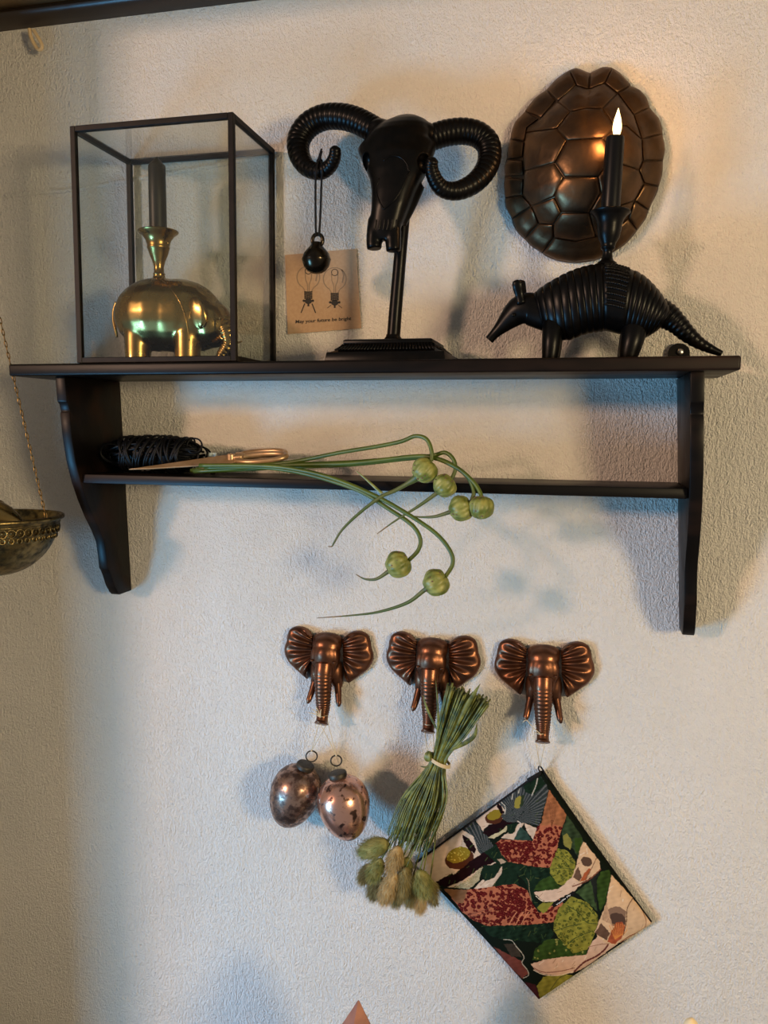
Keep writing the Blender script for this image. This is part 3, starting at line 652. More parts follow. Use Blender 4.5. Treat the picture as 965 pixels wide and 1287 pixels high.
for i in range(9):
    sx = -1 if i < 6 else 1; cx_ = c1 + V(sx * hl * random.uniform(.78, .93), random.uniform(-.014, .012), random.uniform(-.2, .3) * hh)
    lp.torus(cx_, random.uniform(.010, .0135), .0011, (random.uniform(-.5, .5), -1, random.uniform(-.4, .4)), 26, 6, random.uniform(.8, 1.2), .8)
lp.torus(c1 + V(hl * .93, -.008, .010), .008, .001, (.2, -1, .3), 26, 6); tag(lp.build('end_loops', 'twine', tw, angle=180), kind='stuff')

# ================================================================== scissors
sc0 = thing('scissors', 'brass-coloured scissors lying beside the black twine', 'scissors', V(at(290, 580, -.065).x, -.065, ZLT))
def blade(tip, piv, w_, nm, th_=.0016):
    d_ = (piv - tip); L_ = d_.length; d_.normalize(); side = (V(-d_.y, d_.x, 0).normalized() * .78 + V(0, 0, .62)).normalized(); up_ = side.cross(d_)
    if up_.z < 0: up_ = -up_
    pr = [(0, 0, 0), (.2, -.30, .16), (.6, -.62, .38), (1.0, -.95, .62), (1.12, -.5, .5)]
    f_ = [tip + d_ * (L_ * u) + side * (w_ * a_) for u, a_, b_ in pr] + [tip + d_ * (L_ * u) + side * (w_ * b_) for u, a_, b_ in pr[::-1][:-1]]
    return MB().prism([p + up_ * th_ for p in f_], f_).build(nm, 'scissor_brass', sc0, bevel=.0003, seg=1)
tipA, piv = at(162, 592, -.083), at(290, 577.5, -.062)
blade(tipA + V(0, 0, .001), piv, .0088, 'blade'); blade(tipA + V(.005, .0045, .0016), piv + V(0, .0035, .0016), .0080, 'blade')
MB().lathe([(.0042, -.0025), (.0042, .004), (.003, .0052), (0, .0055)], piv + V(0, .001, .001), 18).build('pivot_screw', 'scissor_brass', sc0)
for k_, (yo, zo, px1) in enumerate(((-.060, 575.5, 358), (-.036, 571.5, 360))):
    h = MB(); p0 = piv + V(.002, .002, .001); cen = at(328, zo, yo); lx = .027
    h.tube(arc([p0, (p0 * 2 + cen) / 3 + V(0, 0, .0015), cen + V(-lx, 0, 0)], 10), np.linspace(.0034, .0028, 10), 10)
    h.tube([cen + V(lx * math.cos(a_), .0095 * math.sin(a_), .0036 * math.sin(a_) + .002 * math.cos(a_)) for a_ in np.linspace(0, 2 * math.pi, 40, endpoint=False)], .0029, 10, closed=True)
    h.build('handle', 'scissor_brass', sc0, angle=180)
bt = MB(); p0 = at(267.5, 571.5, -.040)
tgo = thing('small_tag', 'tiny pale twin-square clip behind the scissors blade', 'clip', V(p0.x, p0.y, ZLT))
for dx in (-.0022, .0022): MB().box(p0.x + dx - .0019, p0.x + dx + .0019, p0.y - .0015, p0.y + .0015, p0.z - .0022, p0.z + .0022).build('square', 'pale_tag', tgo, bevel=.0004, seg=1)
MB().box(p0.x - .003, p0.x + .003, p0.y - .001, p0.y + .001, ZLT + .0002, p0.z - .002).build('clip_foot', 'black_metal', tgo, bevel=.0003, seg=1)

# ================================================================== garlic scapes
def zs(zx, zy): return (300 + zx / 2.838, 430 + zy / 2.838)
GR = 'garlic scapes on the lower shelf'
def scape(stem, head, tip, label, hr=.0118, spots=7, dry=True):
    """stem/tip: zoom px + depth; head: zoom px, depth"""
    hc = at(*zs(head[0], head[1]), head[2]); P = [at(*zs(x, y), d) for x, y, d in stem]
    t = thing('garlic_scape', label, 'garlic scape', V(P[0].x, P[0].y, ZLT), GR)
    pts = arc(P, 70); MB().tube(pts, np.linspace(.0021, .0019, 70), 10).build('stem', 'stem', t, angle=180)
    ax_in = (pts[-1] - hc).normalized()
    if tip: ax = (at(*zs(*tip[0][:2]), tip[0][2]) - hc).normalized()
    else: ax = -ax_in
    q_ = V(0, 0, 1).rotation_difference((ax - ax_in).normalized() if tip else ax)
    def lob(th, ph): return (.94 + .12 * abs(math.sin(5.5 * ph + .5 * th)) ** .6 + .03 * math.sin(3 * ph + 5 * th)) * (1 - .16 * max(0, math.cos(math.pi - th)) ** 6)
    hd_ = MB().ball(hc, (hr, hr, hr * .93), q_.to_matrix(), 54, 24, lob).build('bulbil_head', 'scape_head', t, angle=180)
    sp = MB(); sd = random.Random(int(head[0]))
    for i in range(spots):
        v_ = V(sd.gauss(0, 1), -abs(sd.gauss(0, 1)) - .4, sd.gauss(0, 1)).normalized(); sp.ball(hc + v_ * hr * .985, (.0009, .0007, .0007), None, 8, 6)
    tag(sp.build('bulbil_spots', 'bulbil_spot', hd_), kind='stuff')
    if tip:
        T_ = arc([hc + ax * hr * .55] + [at(*zs(x, y), d) for x, y, d in tip], 50); nd = 43 if dry else 50
        rad = [.0062 - .0040 * min(1, i / 9) if i < 9 else .0022 * (1 - (i - 9) / 41 * .86) for i in range(50)]
        tp_ = MB().tube(T_[:nd], rad[:nd], 10).build('spathe', 'scape_tip', t, angle=180)
        if dry: MB().tube(T_[nd - 1:], rad[nd - 1:], 8).build('dry_end', 'spathe_dry', tp_, angle=180)
    return t
a0 = -.070
scape([(-150, 452, a0), (60, 440, -.072), (200, 426, -.077), (350, 396, -.084), (500, 371, -.090), (580, 354, -.094), (630, 335, -.097), (670, 347, -.100), (688, 390, -.102), (687, 425, -.103)], (664, 456, -.104),
      [(625, 490, -.104), (560, 528, -.104), (505, 553, -.106), (430, 610, -.108), (370, 668, -.109), (340, 715, -.109), (333, 728, -.109), (318, 729, -.109)], 'garlic scape arching highest, its head in front of the shelf edge')
scape([(-170, 458, a0), (100, 440, -.074), (400, 428, -.083), (600, 412, -.090), (690, 405, -.093), (735, 394, -.096), (765, 418, -.099), (772, 455, -.101), (757, 492, -.103)], (735, 511, -.105),
      [(700, 543, -.106), (640, 586, -.107), (560, 636, -.108), (493, 684, -.109)], 'garlic scape whose small head hangs just below the shelf edge', .0108)
scape([(-130, 462, a0), (150, 447, -.076), (400, 437, -.084), (600, 416, -.091), (690, 412, -.094), (760, 437, -.098), (815, 480, -.103), (838, 530, -.107), (830, 568, -.109)], (794, 593, -.111),
      [(750, 607, -.111), (700, 622, -.110), (650, 624, -.108), (600, 618, -.106)], 'garlic scape with a plump head left of the rightmost pair', .0116, dry=False)
scape([(-160, 462, -.075), (150, 440, -.080), (400, 432, -.087), (620, 408, -.094), (700, 414, -.098), (780, 450, -.102), (835, 497, -.106), (860, 535, -.110), (868, 562, -.113)], (865, 588, -.113),
      None, 'garlic scape ending in the rightmost round head', .0112)
s5 = scape([(-120, 448, -.080), (50, 446, -.083), (180, 458, -.088), (320, 492, -.094), (440, 535, -.100), (530, 592, -.104), (615, 650, -.107), (647, 700, -.109), (640, 742, -.110), (607, 778, -.111)], (570, 793, -.112),
           [(528, 822, -.112), (490, 845, -.112), (450, 845, -.111), (417, 828, -.110)], 'garlic scape with a round pleated head hanging low on the left', .0124)
scape([(-140, 440, -.084), (50, 440, -.086), (180, 450, -.091), (330, 484, -.098), (480, 545, -.104), (600, 612, -.108), (700, 680, -.111), (752, 742, -.113), (763, 790, -.114), (736, 838, -.115)], (705, 857, -.116),
      [(660, 886, -.116), (600, 930, -.116), (500, 962, -.115), (400, 975, -.114), (280, 984, -.113)], 'lowest hanging garlic scape with a long trailing tip', .0124)
lf = MB(); lf.tube(arc([at(*zs(420, 460), -.104), at(*zs(455, 490), -.105), at(*zs(510, 540), -.106)], 14), np.linspace(.0004, .0016, 14), 8); lf.build('leaf_tip', 'scape_head', s5)

# ================================================================== elephant head hooks
UZ = .000148
def elephant_hook():
    t = thing('elephant_hook', '', 'wall hook', (0, 0, 0))
    def e(zx, zy, y): return V((zx - 437) * UZ, y, -(zy - 150) * UZ)
    hd_ = MB(); hd_.ball(e(437, 225, -.009), (.0168, .0135, .0115)).ball(e(437, 300, -.012), (.0163, .0140, .0185)).ball(e(437, 390, -.012), (.0135, .0125, .016)).ball(e(437, 190, -.006), (.0175, .0090, .0075))
    hd_.ball(e(437, 290, -.0215), (.0085, .0050, .0100))
    for sg in (-1, 1):
        hd_.ball(e(437 + sg * 74, 440, -.008), (.0080, .0090, .016)); hd_.ball(e(437 + sg * 86, 505, -.008), (.0058, .0065, .010)); hd_.ball(e(437 + sg * 72, 305, -.0165), (.0055, .0055, .012))
    hd_.box(-.013, .013, -.006, -.0006, -.05, -.008)
    hd_.build('head', 'copper', t, local=True, remesh=.0011, relax=6, angle=180)
    pts = arc([V(0, -.0175, -.030), V(0, -.0205, -.040), V(0, -.0215, -.052), V(0, -.0210, -.066), V(0, -.0207, -.077), V(0, -.0225, -.085), V(0, -.0255, -.0915), V(0, -.0275, -.0945)], 120)
    rad = [float(np.interp(i / 119, [0, .12, .35, .6, .8, .92, 1], [.0105, .0102, .0090, .0074, .0062, .0064, .0078])) * (1 + (.035 * math.sin(i * 2 * math.pi / 5) if 18 < i < 92 else 0)) for i in range(120)]
    tk_ = MB().tube(pts, rad, 20); tk_.build('trunk', 'copper', t, local=True, angle=180)
    for sg in (-1, 1):
        tu = MB().tube(arc([e(437 + sg * 86, 505, -.010), e(437 + sg * 98, 560, -.013), e(437 + sg * 110, 615, -.017), e(437 + sg * 122, 662, -.021)], 18), [.0043 * float(np.interp(i / 17, [0, .85, 1], [1, .72, .25])) for i in range(18)], 12)
        tu.build('tusk', 'copper', t, local=True, angle=180)
        MB().ball(V(sg * .0128, -.0225, -.0265), (.0018, .0016, .0013), None, 12, 8).build('eye', 'copper', t, local=True)
        ei = [(115, 168), (118, 200), (122, 240), (123, 280), (123, 320), (125, 350), (132, 385), (140, 400)]      # attach edge (offset from axis)
        eo = [(125, 165), (175, 128), (240, 115), (300, 140), (322, 190), (328, 230), (345, 290), (338, 345), (300, 405), (240, 455), (185, 498), (160, 510), (142, 470), (140, 410)]
        NU, NV = 84, 14; I_, O_ = spline(ei, NU), spline(eo, NU); m_ = MB(); g_ = []
        for i in range(NU):
            for j in range(NV):
                v_ = j / (NV - 1); u = i / (NU - 1); x, y = I_[i] * (1 - v_) + O_[i] * v_
                fold = math.sin(2 * math.pi * (8.5 * u - .35 * v_ * (1 - u)))
                env = math.sin(math.pi * min(1, v_ * 1.05 + .08)) ** .7 * min(1, u * 9) * min(1, (1 - u) * 9)
                yy = -.0080 - .0035 * math.sin(math.pi * v_) + .0012 * v_ - .0021 * fold * env
                if j == NV - 1 or i in (0, NU - 1): yy += .002
                g_.append(V(sg * x * UZ, yy, -(y - 150) * UZ))
        m_.add(g_, [(i * NV + j, (i + 1) * NV + j, (i + 1) * NV + j + 1, i * NV + j + 1) for i in range(NU - 1) for j in range(NV - 1)])
        bk = [V(p.x * 1.0, -.0012 - .004 * (1 if abs(p.x) < .02 else 0), p.z) for p in g_]
        o_ = len(g_); m_.add(bk, [(i * NV + j + 1, (i + 1) * NV + j + 1, (i + 1) * NV + j, i * NV + j) for i in range(NU - 1) for j in range(NV - 1)])
        edge = [i * NV + NV - 1 for i in range(NU)]
        m_.f += [(edge[i], edge[i + 1], edge[i + 1] + o_, edge[i] + o_) for i in range(NU - 1)]
        for r_ in (0, NU - 1): m_.f += [(r_ * NV + j, r_ * NV + j + 1, r_ * NV + j + 1 + o_, r_ * NV + j + o_) for j in range(NV - 1)]
        m_.build('ear', 'copper', t, local=True, angle=70)
    return t
HG = 'copper elephant head hooks'
hook0 = elephant_hook()
def dup(root):
    r = root.copy(); COL.objects.link(r)
    for ch in list(root.children):
        c = ch.copy(); COL.objects.link(c); c.parent = r
    return r
HK = []
for i, (px, py, lab) in enumerate(((414, 795, 'copper elephant head wall hook holding the egg ornaments'), (545, 801.5, 'copper elephant head wall hook holding the dried grass bunch'), (683.5, 810, 'copper elephant head wall hook holding the printed pouch'))):
    h = hook0 if i == 0 else dup(hook0); p = at(px, py); h.location = (p.x, 0, p.z); h['label'] = lab; h['group'] = HG; HK.append(V(p.x, 0, p.z))
    h.rotation_euler = (0, R((0.5, 0.0, -1.5)[i]), 0)
TIP = [h + V(0, -.0245, -.0895) for h in HK]

# ================================================================== egg ornaments
def egg(cpx, cpy, cappx, cappy, ringpx, ringpy, rr, m, label, Y, ry=1.0):
    c = at(cpx, cpy, Y); cp = at(cappx, cappy, Y); ax = (cp - c).normalized(); s_ = (at(cpx + 10, cpy, Y).x - c.x) / 10
    H = (cp - c).length
    t = thing('egg_ornament', label, 'ornament', c - V(0, 0, 43 * s_), 'mottled glass egg ornaments')
    pr = [(rr * s_ * math.sin(a_) * (1 - .10 * math.cos(a_)), -math.cos(a_) * (44 * s_ if math.cos(a_) > 0 else H)) for a_ in np.linspace(.02, math.pi - .02, 32)]
    MB().lathe(pr, c, 44, ax).build('egg', m, t, angle=180)
    cb = c + ax * (H - .0022)
    MB().lathe([(.0082, 0), (.0098, .0015), (.0100, .0045), (.0092, .0060), (.003, .0066), (0, .0066)], cb, 28, ax).build('cap', 'cap_metal', t)
    rc = at(ringpx, ringpy, Y); rg = MB().torus(rc, 6.6 * s_, .0008, (.3, -1, 0), 30, 6); rg.build('ring', 'cap_metal', t, angle=180)
    return t, rc + V(0, 0, 6.6 * s_)
E1, r1 = egg(371, 997, 383, 964, 391.5, 950.5, 30.0, 'mercury_dark', 'dark mottled egg ornament, left of the hanging pair', -.030)
E2, r2 = egg(432, 1011, 424.5, 975, 422.5, 956, 31.5, 'mercury_pink', 'pinkish copper mottled egg ornament, right of the hanging pair', -.049)
T0 = TIP[0]
for E_, r_, xs in ((E1, r1, (-.0045, .0055)), (E2, r2, (-.0045, .0055))):
    s_ = MB()
    for x in xs:
        s_.tube([r_, T0 + V(x, 0.001, -.004), T0 + V(x * .9, .001, .0035)], .0004, 6)
    s_.tube(arc([T0 + V(-.006, .001, .004), T0 + V(0, -.008, .0045), T0 + V(.006, .001, .004)], 10), .0005, 6)
    s_.ball(r_, .0012, None, 8, 6); s_.build('string', 'thread', E_, angle=180)
kn = MB()
for dx, dz in ((-.013, .006), (-.009, .010), (.001, .011), (-.005, .013)): kn.tube(arc([T0 + V(0, -.008, .004), T0 + V(dx * .5, -.009, .004 + dz * .6), T0 + V(dx, -.008, .002 + dz)], 8), .0005, 6)
kn.build('string_knot', 'thread', E2, angle=180)

# ================================================================== dried grass bunch
def zg(zx, zy): return (430 + zx / 4.152, 840 + zy / 4.152)
YG = -.040
gbn = thing('grass_bunch', 'tied bunch of dried bunny-tail grass hanging upside down', 'dried grass', at(510, 1140, -.02))
tie = at(*zg(505, 480), YG)
heads = [((240, 290), (150, 105), 28, 'fluff_green', -.046), ((265, 500), (66, 120), 25, 'fluff_green', -.050), ((450, 400), (72, 140), 17, 'fluff_tan', -.050), ((395, 690), (80, 175), 20, 'fluff_tan', -.052),
         ((535, 640), (66, 165), 10, 'fluff_olive', -.050), ((725, 640), (84, 130), -12, 'fluff_green', -.046), ((165, 540), (55, 110), 25, 'fluff_olive', -.034), ((275, 690), (80, 120), 28, 'fluff_olive', -.036),
         ((610, 740), (60, 130), 5, 'fluff_olive', -.036), ((705, 810), (58, 120), 2, 'fluff_tan', -.034), ((825, 720), (50, 120), -10, 'fluff_olive', -.030), ((480, 750), (60, 120), 12, 'fluff_olive', -.036), ((560, 480), (60, 100), 10, 'fluff_green', -.036)]
st = MB()
def hpx(zx, zy): return (440 + zx / 8.04, 1030 + zy / 8.04)
for (hx, hy), (rx, rz), an, m, yy in heads:
    c = at(*hpx(hx, hy), yy); s_ = .00112 / 8.04; big = rx > 140
    rot = Matrix.Rotation(R(an), 3, 'Y')
    if big: rot = Matrix.Rotation(R(62), 3, 'Y'); rx, rz = 95, 165
    hd_ = MB(); hd_.ball(c, (rx * s_ * .74, rx * s_ * .70, rz * s_ * .80), rot, 16, 12, lambda th, ph: 1 + .06 * math.sin(9 * ph) * math.sin(7 * th))
    for i in range(1500):
        th = math.acos(random.uniform(-1, 1)); ph = random.uniform(0, 2 * math.pi)
        n_ = V(math.sin(th) * math.cos(ph), math.sin(th) * math.sin(ph), math.cos(th)); b_ = V(n_.x * rx * s_ * .72, n_.y * rx * s_ * .68, n_.z * rz * s_ * .78)
        d_ = (n_ + V(0, 0, -1.5) + V(random.gauss(0, .25), random.gauss(0, .25), 0)).normalized(); l_ = random.uniform(.004, .0095)
        sd = d_.cross(V(random.gauss(0, 1), random.gauss(0, 1), random.gauss(0, 1))).normalized() * .00022
        p = c + rot @ b_; q_ = c + rot @ (b_ + d_ * l_)
        hd_.add([p + sd, p - sd, q_], [(0, 1, 2)])
    hd_.build('fluffy_head', m, gbn, angle=180)
    tp_ = c + rot @ V(0, 0, rz * s_ * .7); off = V(random.uniform(-.006, .006), random.uniform(-.004, .004), 0)
    st.tube(arc([tp_, tp_.lerp(tie + off, .45) + V(.003, 0, 0), tie + off], 14), .0008, 5)
for i in range(120):
    f_ = random.random(); g_ = random.uniform(-1, 1); off = V((f_ - .5) * .016, g_ * .007, 0)
    t1 = at(*zg(545 + 235 * f_ + random.uniform(-10, 10), 75 + 85 * f_ ** 1.3 + random.uniform(-6, 45)), YG + g_ * .016 - .006)
    f2 = min(1, max(0, f_ * .8 + random.uniform(-.05, .25))); b1 = at(*zg(235 + 240 * f2, 890 + random.uniform(-50, 70)), YG + g_ * .010 - .004)
    m1 = tie + off + (t1 - tie) * .45 * V(1, 1, 1).x * .5 + V(0, 0, 0)
    m2 = tie.lerp(b1, .5) + off * .9 + V(-.004 + .010 * f2, 0, 0)
    st.tube(arc([t1, t1.lerp(tie + off, .55) + V(random.uniform(-.0015, .0015), 0, 0), tie + off, m2, b1], 18), [random.uniform(.0007, .0012)] * 10 + list(np.linspace(.0009, .0005, 8)), 5)
tag(st.build('stalks', 'grass', gbn, angle=180), kind='stuff')
def leaf(pts, w_, Y):
    P = [at(*zg(x, y), Y) for x, y in pts]; P = arc(P, 16)
    MB().tube(P, [w_ * math.sin(math.pi * min(.97, .12 + .85 * i / 15)) for i in range(16)], 8, flat=.18, up=(0, 1, 0)).build('leaf_blade', 'grass', gbn, angle=180)
leaf([(470, 560), (400, 600), (350, 650), (308, 692)], .0022, YG - .008); leaf([(560, 430), (640, 390), (690, 350), (703, 285)], .0024, YG - .010); leaf([(470, 500), (440, 515), (402, 510)], .0010, YG - .006)
leaf([(490, 420), (500, 250), (488, 60)], .0012, YG - .022); leaf([(500, 330), (450, 230), (420, 140)], .0014, YG - .020); leaf([(600, 300), (660, 180), (720, 80)], .0026, YG - .024); leaf([(520, 520), (522, 580), (524, 600)], .001, YG - .008)
bd = MB()
for k_ in range(4): bd.tube([tie + V(.0115 * math.cos(a_), .0092 * math.sin(a_), -.0015 + .0010 * k_ - .005 * math.cos(a_)) for a_ in np.linspace(0, 2 * math.pi, 30, endpoint=False)], .0006, 6, closed=True)
bd.build('binding_thread', 'thread', gbn, angle=180)
bk = MB(); bk.ball(tie + V(-.010, -.007, .006), (.0042, .004, .005), None, 12, 8, lambda th, ph: 1 + .2 * math.sin(4 * ph)); bk.build('green_knot', 'grass', gbn)
hs = MB(); T1 = TIP[1]
hs.tube([tie + V(-.010, -.006, .006), T1 + V(-.004, 0, -.006), T1 + V(-.0068, .003, .002)], .0005, 6); hs.tube([tie + V(-.004, -.006, .006), T1 + V(.005, 0, -.004), T1 + V(.0068, .003, .002)], .0005, 6)
hs.tube(arc([T1 + V(-.0068, .003, .002), T1 + V(0, -.007, .004), T1 + V(.0068, .003, .002)], 10), .0005, 6); hs.build('hanging_string', 'thread', gbn, angle=180)

# ================================================================== printed pouch
pch = thing('zip_pouch', 'zip pouch of dark botanical print with pomegranates and magnolia, hanging by a corner', 'pouch', at(678, 1255, -.006))
LC, TC_, RC, BC = [np.array(p, float) for p in ((521, 1086), (682, 969), (819, 1160), (677, 1256))]
NS, NT = 320, 400
ss, tt_ = np.meshgrid(np.linspace(0, 1, NS), np.linspace(0, 1, NT), indexing='ij')      # s: L->T edge, t: from that edge to B-R edge
PX = ((1 - ss) * (1 - tt_))[..., None] * LC + (ss * (1 - tt_))[..., None] * TC_ + (ss * tt_)[..., None] * RC + ((1 - ss) * tt_)[..., None] * BC
bow = np.sin(math.pi * tt_) * (ss - .5) * -3.0
PX[..., 0] += bow * .8; PX[..., 1] += bow * -.58
PX += (np.sin(ss * 9 + 1) * np.minimum(1, 0.6) * (1 - 4 * (tt_ - .5) ** 2))[..., None] * np.array([0.2, 0.3])
PXf = PX.reshape(-1, 2)
colr = np.tile(np.array([.005, .008, .005]), (len(PXf), 1))
wob = np.stack([np.sin(PXf[:, 0] * .61 + 1.3 * np.sin(PXf[:, 1] * .37)) + .6 * np.sin(PXf[:, 1] * 1.13 + PXf[:, 0] * .3), np.sin(PXf[:, 1] * .57 + 1.1 * np.sin(PXf[:, 0] * .41)) + .6 * np.sin(PXf[:, 0] * 1.07 - PXf[:, 1] * .25)], 1)
Q = PXf + wob * .32
A = lambda p: (515 + p[0] / 6.03, 965 + p[1] / 6.03)
B_ = lambda p: (620 + p[0] / 6.03, 960 + p[1] / 6.03)
C_ = lambda p: (540 + p[0] / 6.03, 1080 + p[1] / 6.03)
D_ = lambda p: (660 + p[0] / 5.676, 1080 + p[1] / 5.676)
def inside(poly, q=None):
    q = Q if q is None else q; x, y = q[:, 0], q[:, 1]; r = np.zeros(len(q), bool); n = len(poly)
    for i in range(n):
        x0, y0 = poly[i]; x1, y1 = poly[(i + 1) % n]
        c = (y0 > y) != (y1 > y)
        with np.errstate(divide='ignore', invalid='ignore'): r ^= c & (x < (x1 - x0) * (y - y0) / (y1 - y0 + 1e-12) + x0)
    return r
def fill(fr, pts, col, var=.18):
    m_ = inside([fr(p) for p in pts]); k_ = 1 + var * (wob[:, 0] * .45 + .35 * np.sin(PXf[:, 0] * .23 + PXf[:, 1] * .17))
    colr[m_] = (np.array(col)[None] * k_[:, None])[m_]; return m_
def ell(fr, c, r, rot, col):
    cx, cy = fr(c); s_ = fr((c[0] + 1, c[1]))[0] - cx; dx, dy = Q[:, 0] - cx, Q[:, 1] - cy; a_ = R(rot)
    u = (dx * math.cos(a_) + dy * math.sin(a_)) / (r[0] * s_); v = (-dx * math.sin(a_) + dy * math.cos(a_)) / (r[1] * s_)
    m_ = u * u + v * v < 1; colr[m_] = col; return m_
def line(fr, pts, wd, col, n=24):
    P = spline([fr(p) for p in pts], n); dmin = np.full(len(Q), 1e9)
    for i in range(n - 1):
        a_, b_ = P[i], P[i + 1]; ab = b_ - a_; tq = np.clip(((PXf - a_) @ ab) / (ab @ ab + 1e-9), 0, 1); dmin = np.minimum(dmin, np.hypot(*(PXf - a_ - tq[:, None] * ab).T))
    m_ = dmin < wd / 2; colr[m_] = col
def dots(m_, n, r0, r1, col, core=None, seed=1):
    g = np.random.default_rng(seed); idx = np.where(m_)[0]
    if len(idx) == 0: return
    for i in g.choice(idx, n):
        c = PXf[i]; r = g.uniform(r0, r1); d_ = np.hypot(*(Q - c).T); k_ = m_ & (d_ < r); colr[k_] = np.array(col) * g.uniform(.7, 1.4)
        if core is not None: colr[m_ & (d_ < r * .4)] = core
def stripes(m_, c, n, col, duty=.45):
    a_ = np.arctan2(PXf[:, 1] - c[1], PXf[:, 0] - c[0]); k_ = m_ & ((a_ * n / (2 * math.pi)) % 1 < duty); colr[k_] = col
CREAM = (.50, .37, .27); SLATE = (.022, .028, .028); DKG = (.007, .017, .009); RED = (.060, .004, .004); SALM = (.34, .105, .052); OLV = (.20, .14, .014); YG_ = (.19, .175, .026); BRN = (.06, .018, .008); PUR = (.010, .003, .004); GRN = (.024, .048, .009)
# lower copy of the print
fill(A, [(20, 730), (420, 430), (520, 480), (610, 560), (700, 700), (560, 760), (450, 850), (320, 910), (180, 880)], CREAM, .08)
m_ = fill(A, [(385, 462), (470, 385), (560, 480), (640, 600), (700, 690), (560, 700), (500, 600), (480, 520)], SLATE); stripes(m_, A((600, 700)), 60, (.10, .10, .095), .3)
ell(A, (375, 690), (110, 78), -15, BRN); m_ = ell(A, (368, 660), (92, 58), -18, OLV); dots(m_, 30, .5, .9, (.42, .33, .06), None, 3)
fill(A, [(398, 508), (450, 535), (500, 615), (495, 655), (440, 615), (405, 560)], PUR)
line(A, [(410, 490), (480, 540), (510, 620)], .9, (.5, .42, .33))
fill(A, [(180, 878), (320, 795), (330, 812), (480, 690), (560, 640), (690, 640), (720, 690), (560, 745), (400, 855), (280, 905)], PUR)
fill(A, [(560, 640), (690, 560), (790, 700), (830, 900), (620, 905), (700, 760)], DKG)
m_ = fill(A, [(330, 910), (470, 825), (550, 740), (525, 850), (450, 920)], (.42, .35, .21)); stripes(m_, A((560, 720)), 160, (.10, .10, .05), .25)
fill(A, [(480, 925), (540, 855), (640, 825), (700, 745), (700, 790), (620, 905)], CREAM); fill(A, [(535, 790), (560, 740), (660, 730), (690, 760), (640, 835), (570, 862)], DKG)
fill(A, [(660, 690), (700, 690), (730, 715), (690, 730)], (.33, .24, .16))
POM = [(120, 232), (300, 230), (430, 215), (560, 195), (640, 185), (740, 235), (775, 330), (830, 412), (900, 372), (985, 300), (1020, 350), (985, 470), (900, 482), (540, 517), (420, 502), (330, 462), (250, 402)]
m_ = fill(C_, POM, SALM, .15); dots(m_, 330, 1.2, 2.5, RED, (.14, .02, .016), 5); m2 = inside([C_(p) for p in [(520, 215), (720, 230), (740, 330), (640, 480), (500, 490)]]); dots(m2 & m_, 190, 1.0, 2.0, (.065, .005, .005), (.14, .02, .015), 6)
fill(C_, [(105, 225), (285, 232), (255, 330), (210, 330)], (.20, .09, .04)); 
for y0 in (420, 445): line(C_, [(300, y0), (400, y0 - 30), (470, y0 - 60)], .8, (.16, .05, .03))
for x0 in (600, 650, 690): line(C_, [(x0, 500), (x0 + 30, 440), (x0 + 60, 400)], 1.0, (.50, .20, .10))
fill(C_, [(600, 30), (900, 60), (965, 170), (800, 230), (790, 300), (830, 350), (830, 400), (770, 300), (730, 180), (650, 100)], DKG)
line(C_, [(690, 100), (745, 160), (755, 240), (772, 310)], .8, (.20, .16, .09))
fill(C_, [(400, 505), (900, 492), (940, 560), (900, 640), (700, 620), (560, 612), (450, 575)], DKG, .5)
fill(C_, [(480, 660), (560, 700), (690, 770), (750, 865), (700, 905), (590, 800)], (.13, .035, .024)); fill(C_, [(560, 640), (650, 640), (700, 740), (620, 740)], (.035, .026, .018))
line(C_, [(560, 608), (620, 615), (655, 660), (690, 700), (715, 745), (698, 785), (740, 840), (748, 880), (710, 900)], .9, (.36, .32, .24))
fill(C_, [(715, 930), (800, 950), (850, 1060), (790, 1040)], (.04, .010, .012))
fill(D_, [(82, 905), (130, 840), (250, 815), (345, 830), (240, 920), (105, 1000)], YG_, .3); line(D_, [(180, 930), (240, 850), (290, 825)], .9, (.06, .06, .02))
m_ = fill(D_, [(50, 722), (70, 640), (150, 575), (240, 565), (330, 620), (440, 640), (435, 682), (250, 700), (130, 718)], GRN, .35); dots(m_, 18, .8, 1.6, (.16, .16, .04), None, 9)
m_ = fill(D_, [(200, 450), (240, 350), (330, 265), (440, 305), (510, 390), (522, 440), (490, 540), (465, 610), (440, 645), (340, 670), (290, 620), (205, 515)], YG_, .3)
dots(m_, 130, .7, 1.9, (.040, .050, .008), (.15, .145, .025), 11)
for p in ([(300, 330), (380, 380), (440, 450), (510, 460)], [(340, 300), (420, 320), (500, 400)], [(200, 515), (300, 480), (400, 460)], [(290, 620), (360, 560), (480, 510)]): line(D_, p, 1.0, (.045, .06, .014))
fill(D_, [(360, 235), (470, 150), (500, 215), (512, 370), (440, 305)], (.032, .055, .020), .5); fill(D_, [(455, 130), (530, 70), (520, 130), (505, 260), (520, 390), (495, 300), (480, 190)], (.012, .014, .012))
fill(D_, [(510, 150), (540, 90), (600, 75), (612, 115), (570, 310), (535, 370), (512, 270)], GRN, .4)
fill(D_, [(38, 745), (130, 718), (250, 700), (435, 680), (470, 600), (520, 540), (600, 595), (650, 610), (430, 770), (350, 805), (220, 830), (120, 815), (60, 782)], (.52, .34, .24), .10)
line(D_, [(60, 775), (130, 805), (240, 800), (350, 775)], 1.0, (.16, .06, .045)); line(D_, [(60, 790), (130, 822), (240, 828), (340, 800)], .9, (.62, .50, .36))
fill(D_, [(615, 112), (760, 270), (925, 455), (870, 505), (640, 612), (575, 605), (495, 520), (545, 400), (580, 300)], (.56, .37, .22), .10)
ell(D_, (655, 410), (85, 70), 20, (.20, .12, .08)); ell(D_, (660, 430), (62, 45), 20, (.07, .04, .03)); fill(D_, [(580, 300), (600, 390), (620, 470), (545, 430)], (.40, .25, .15))
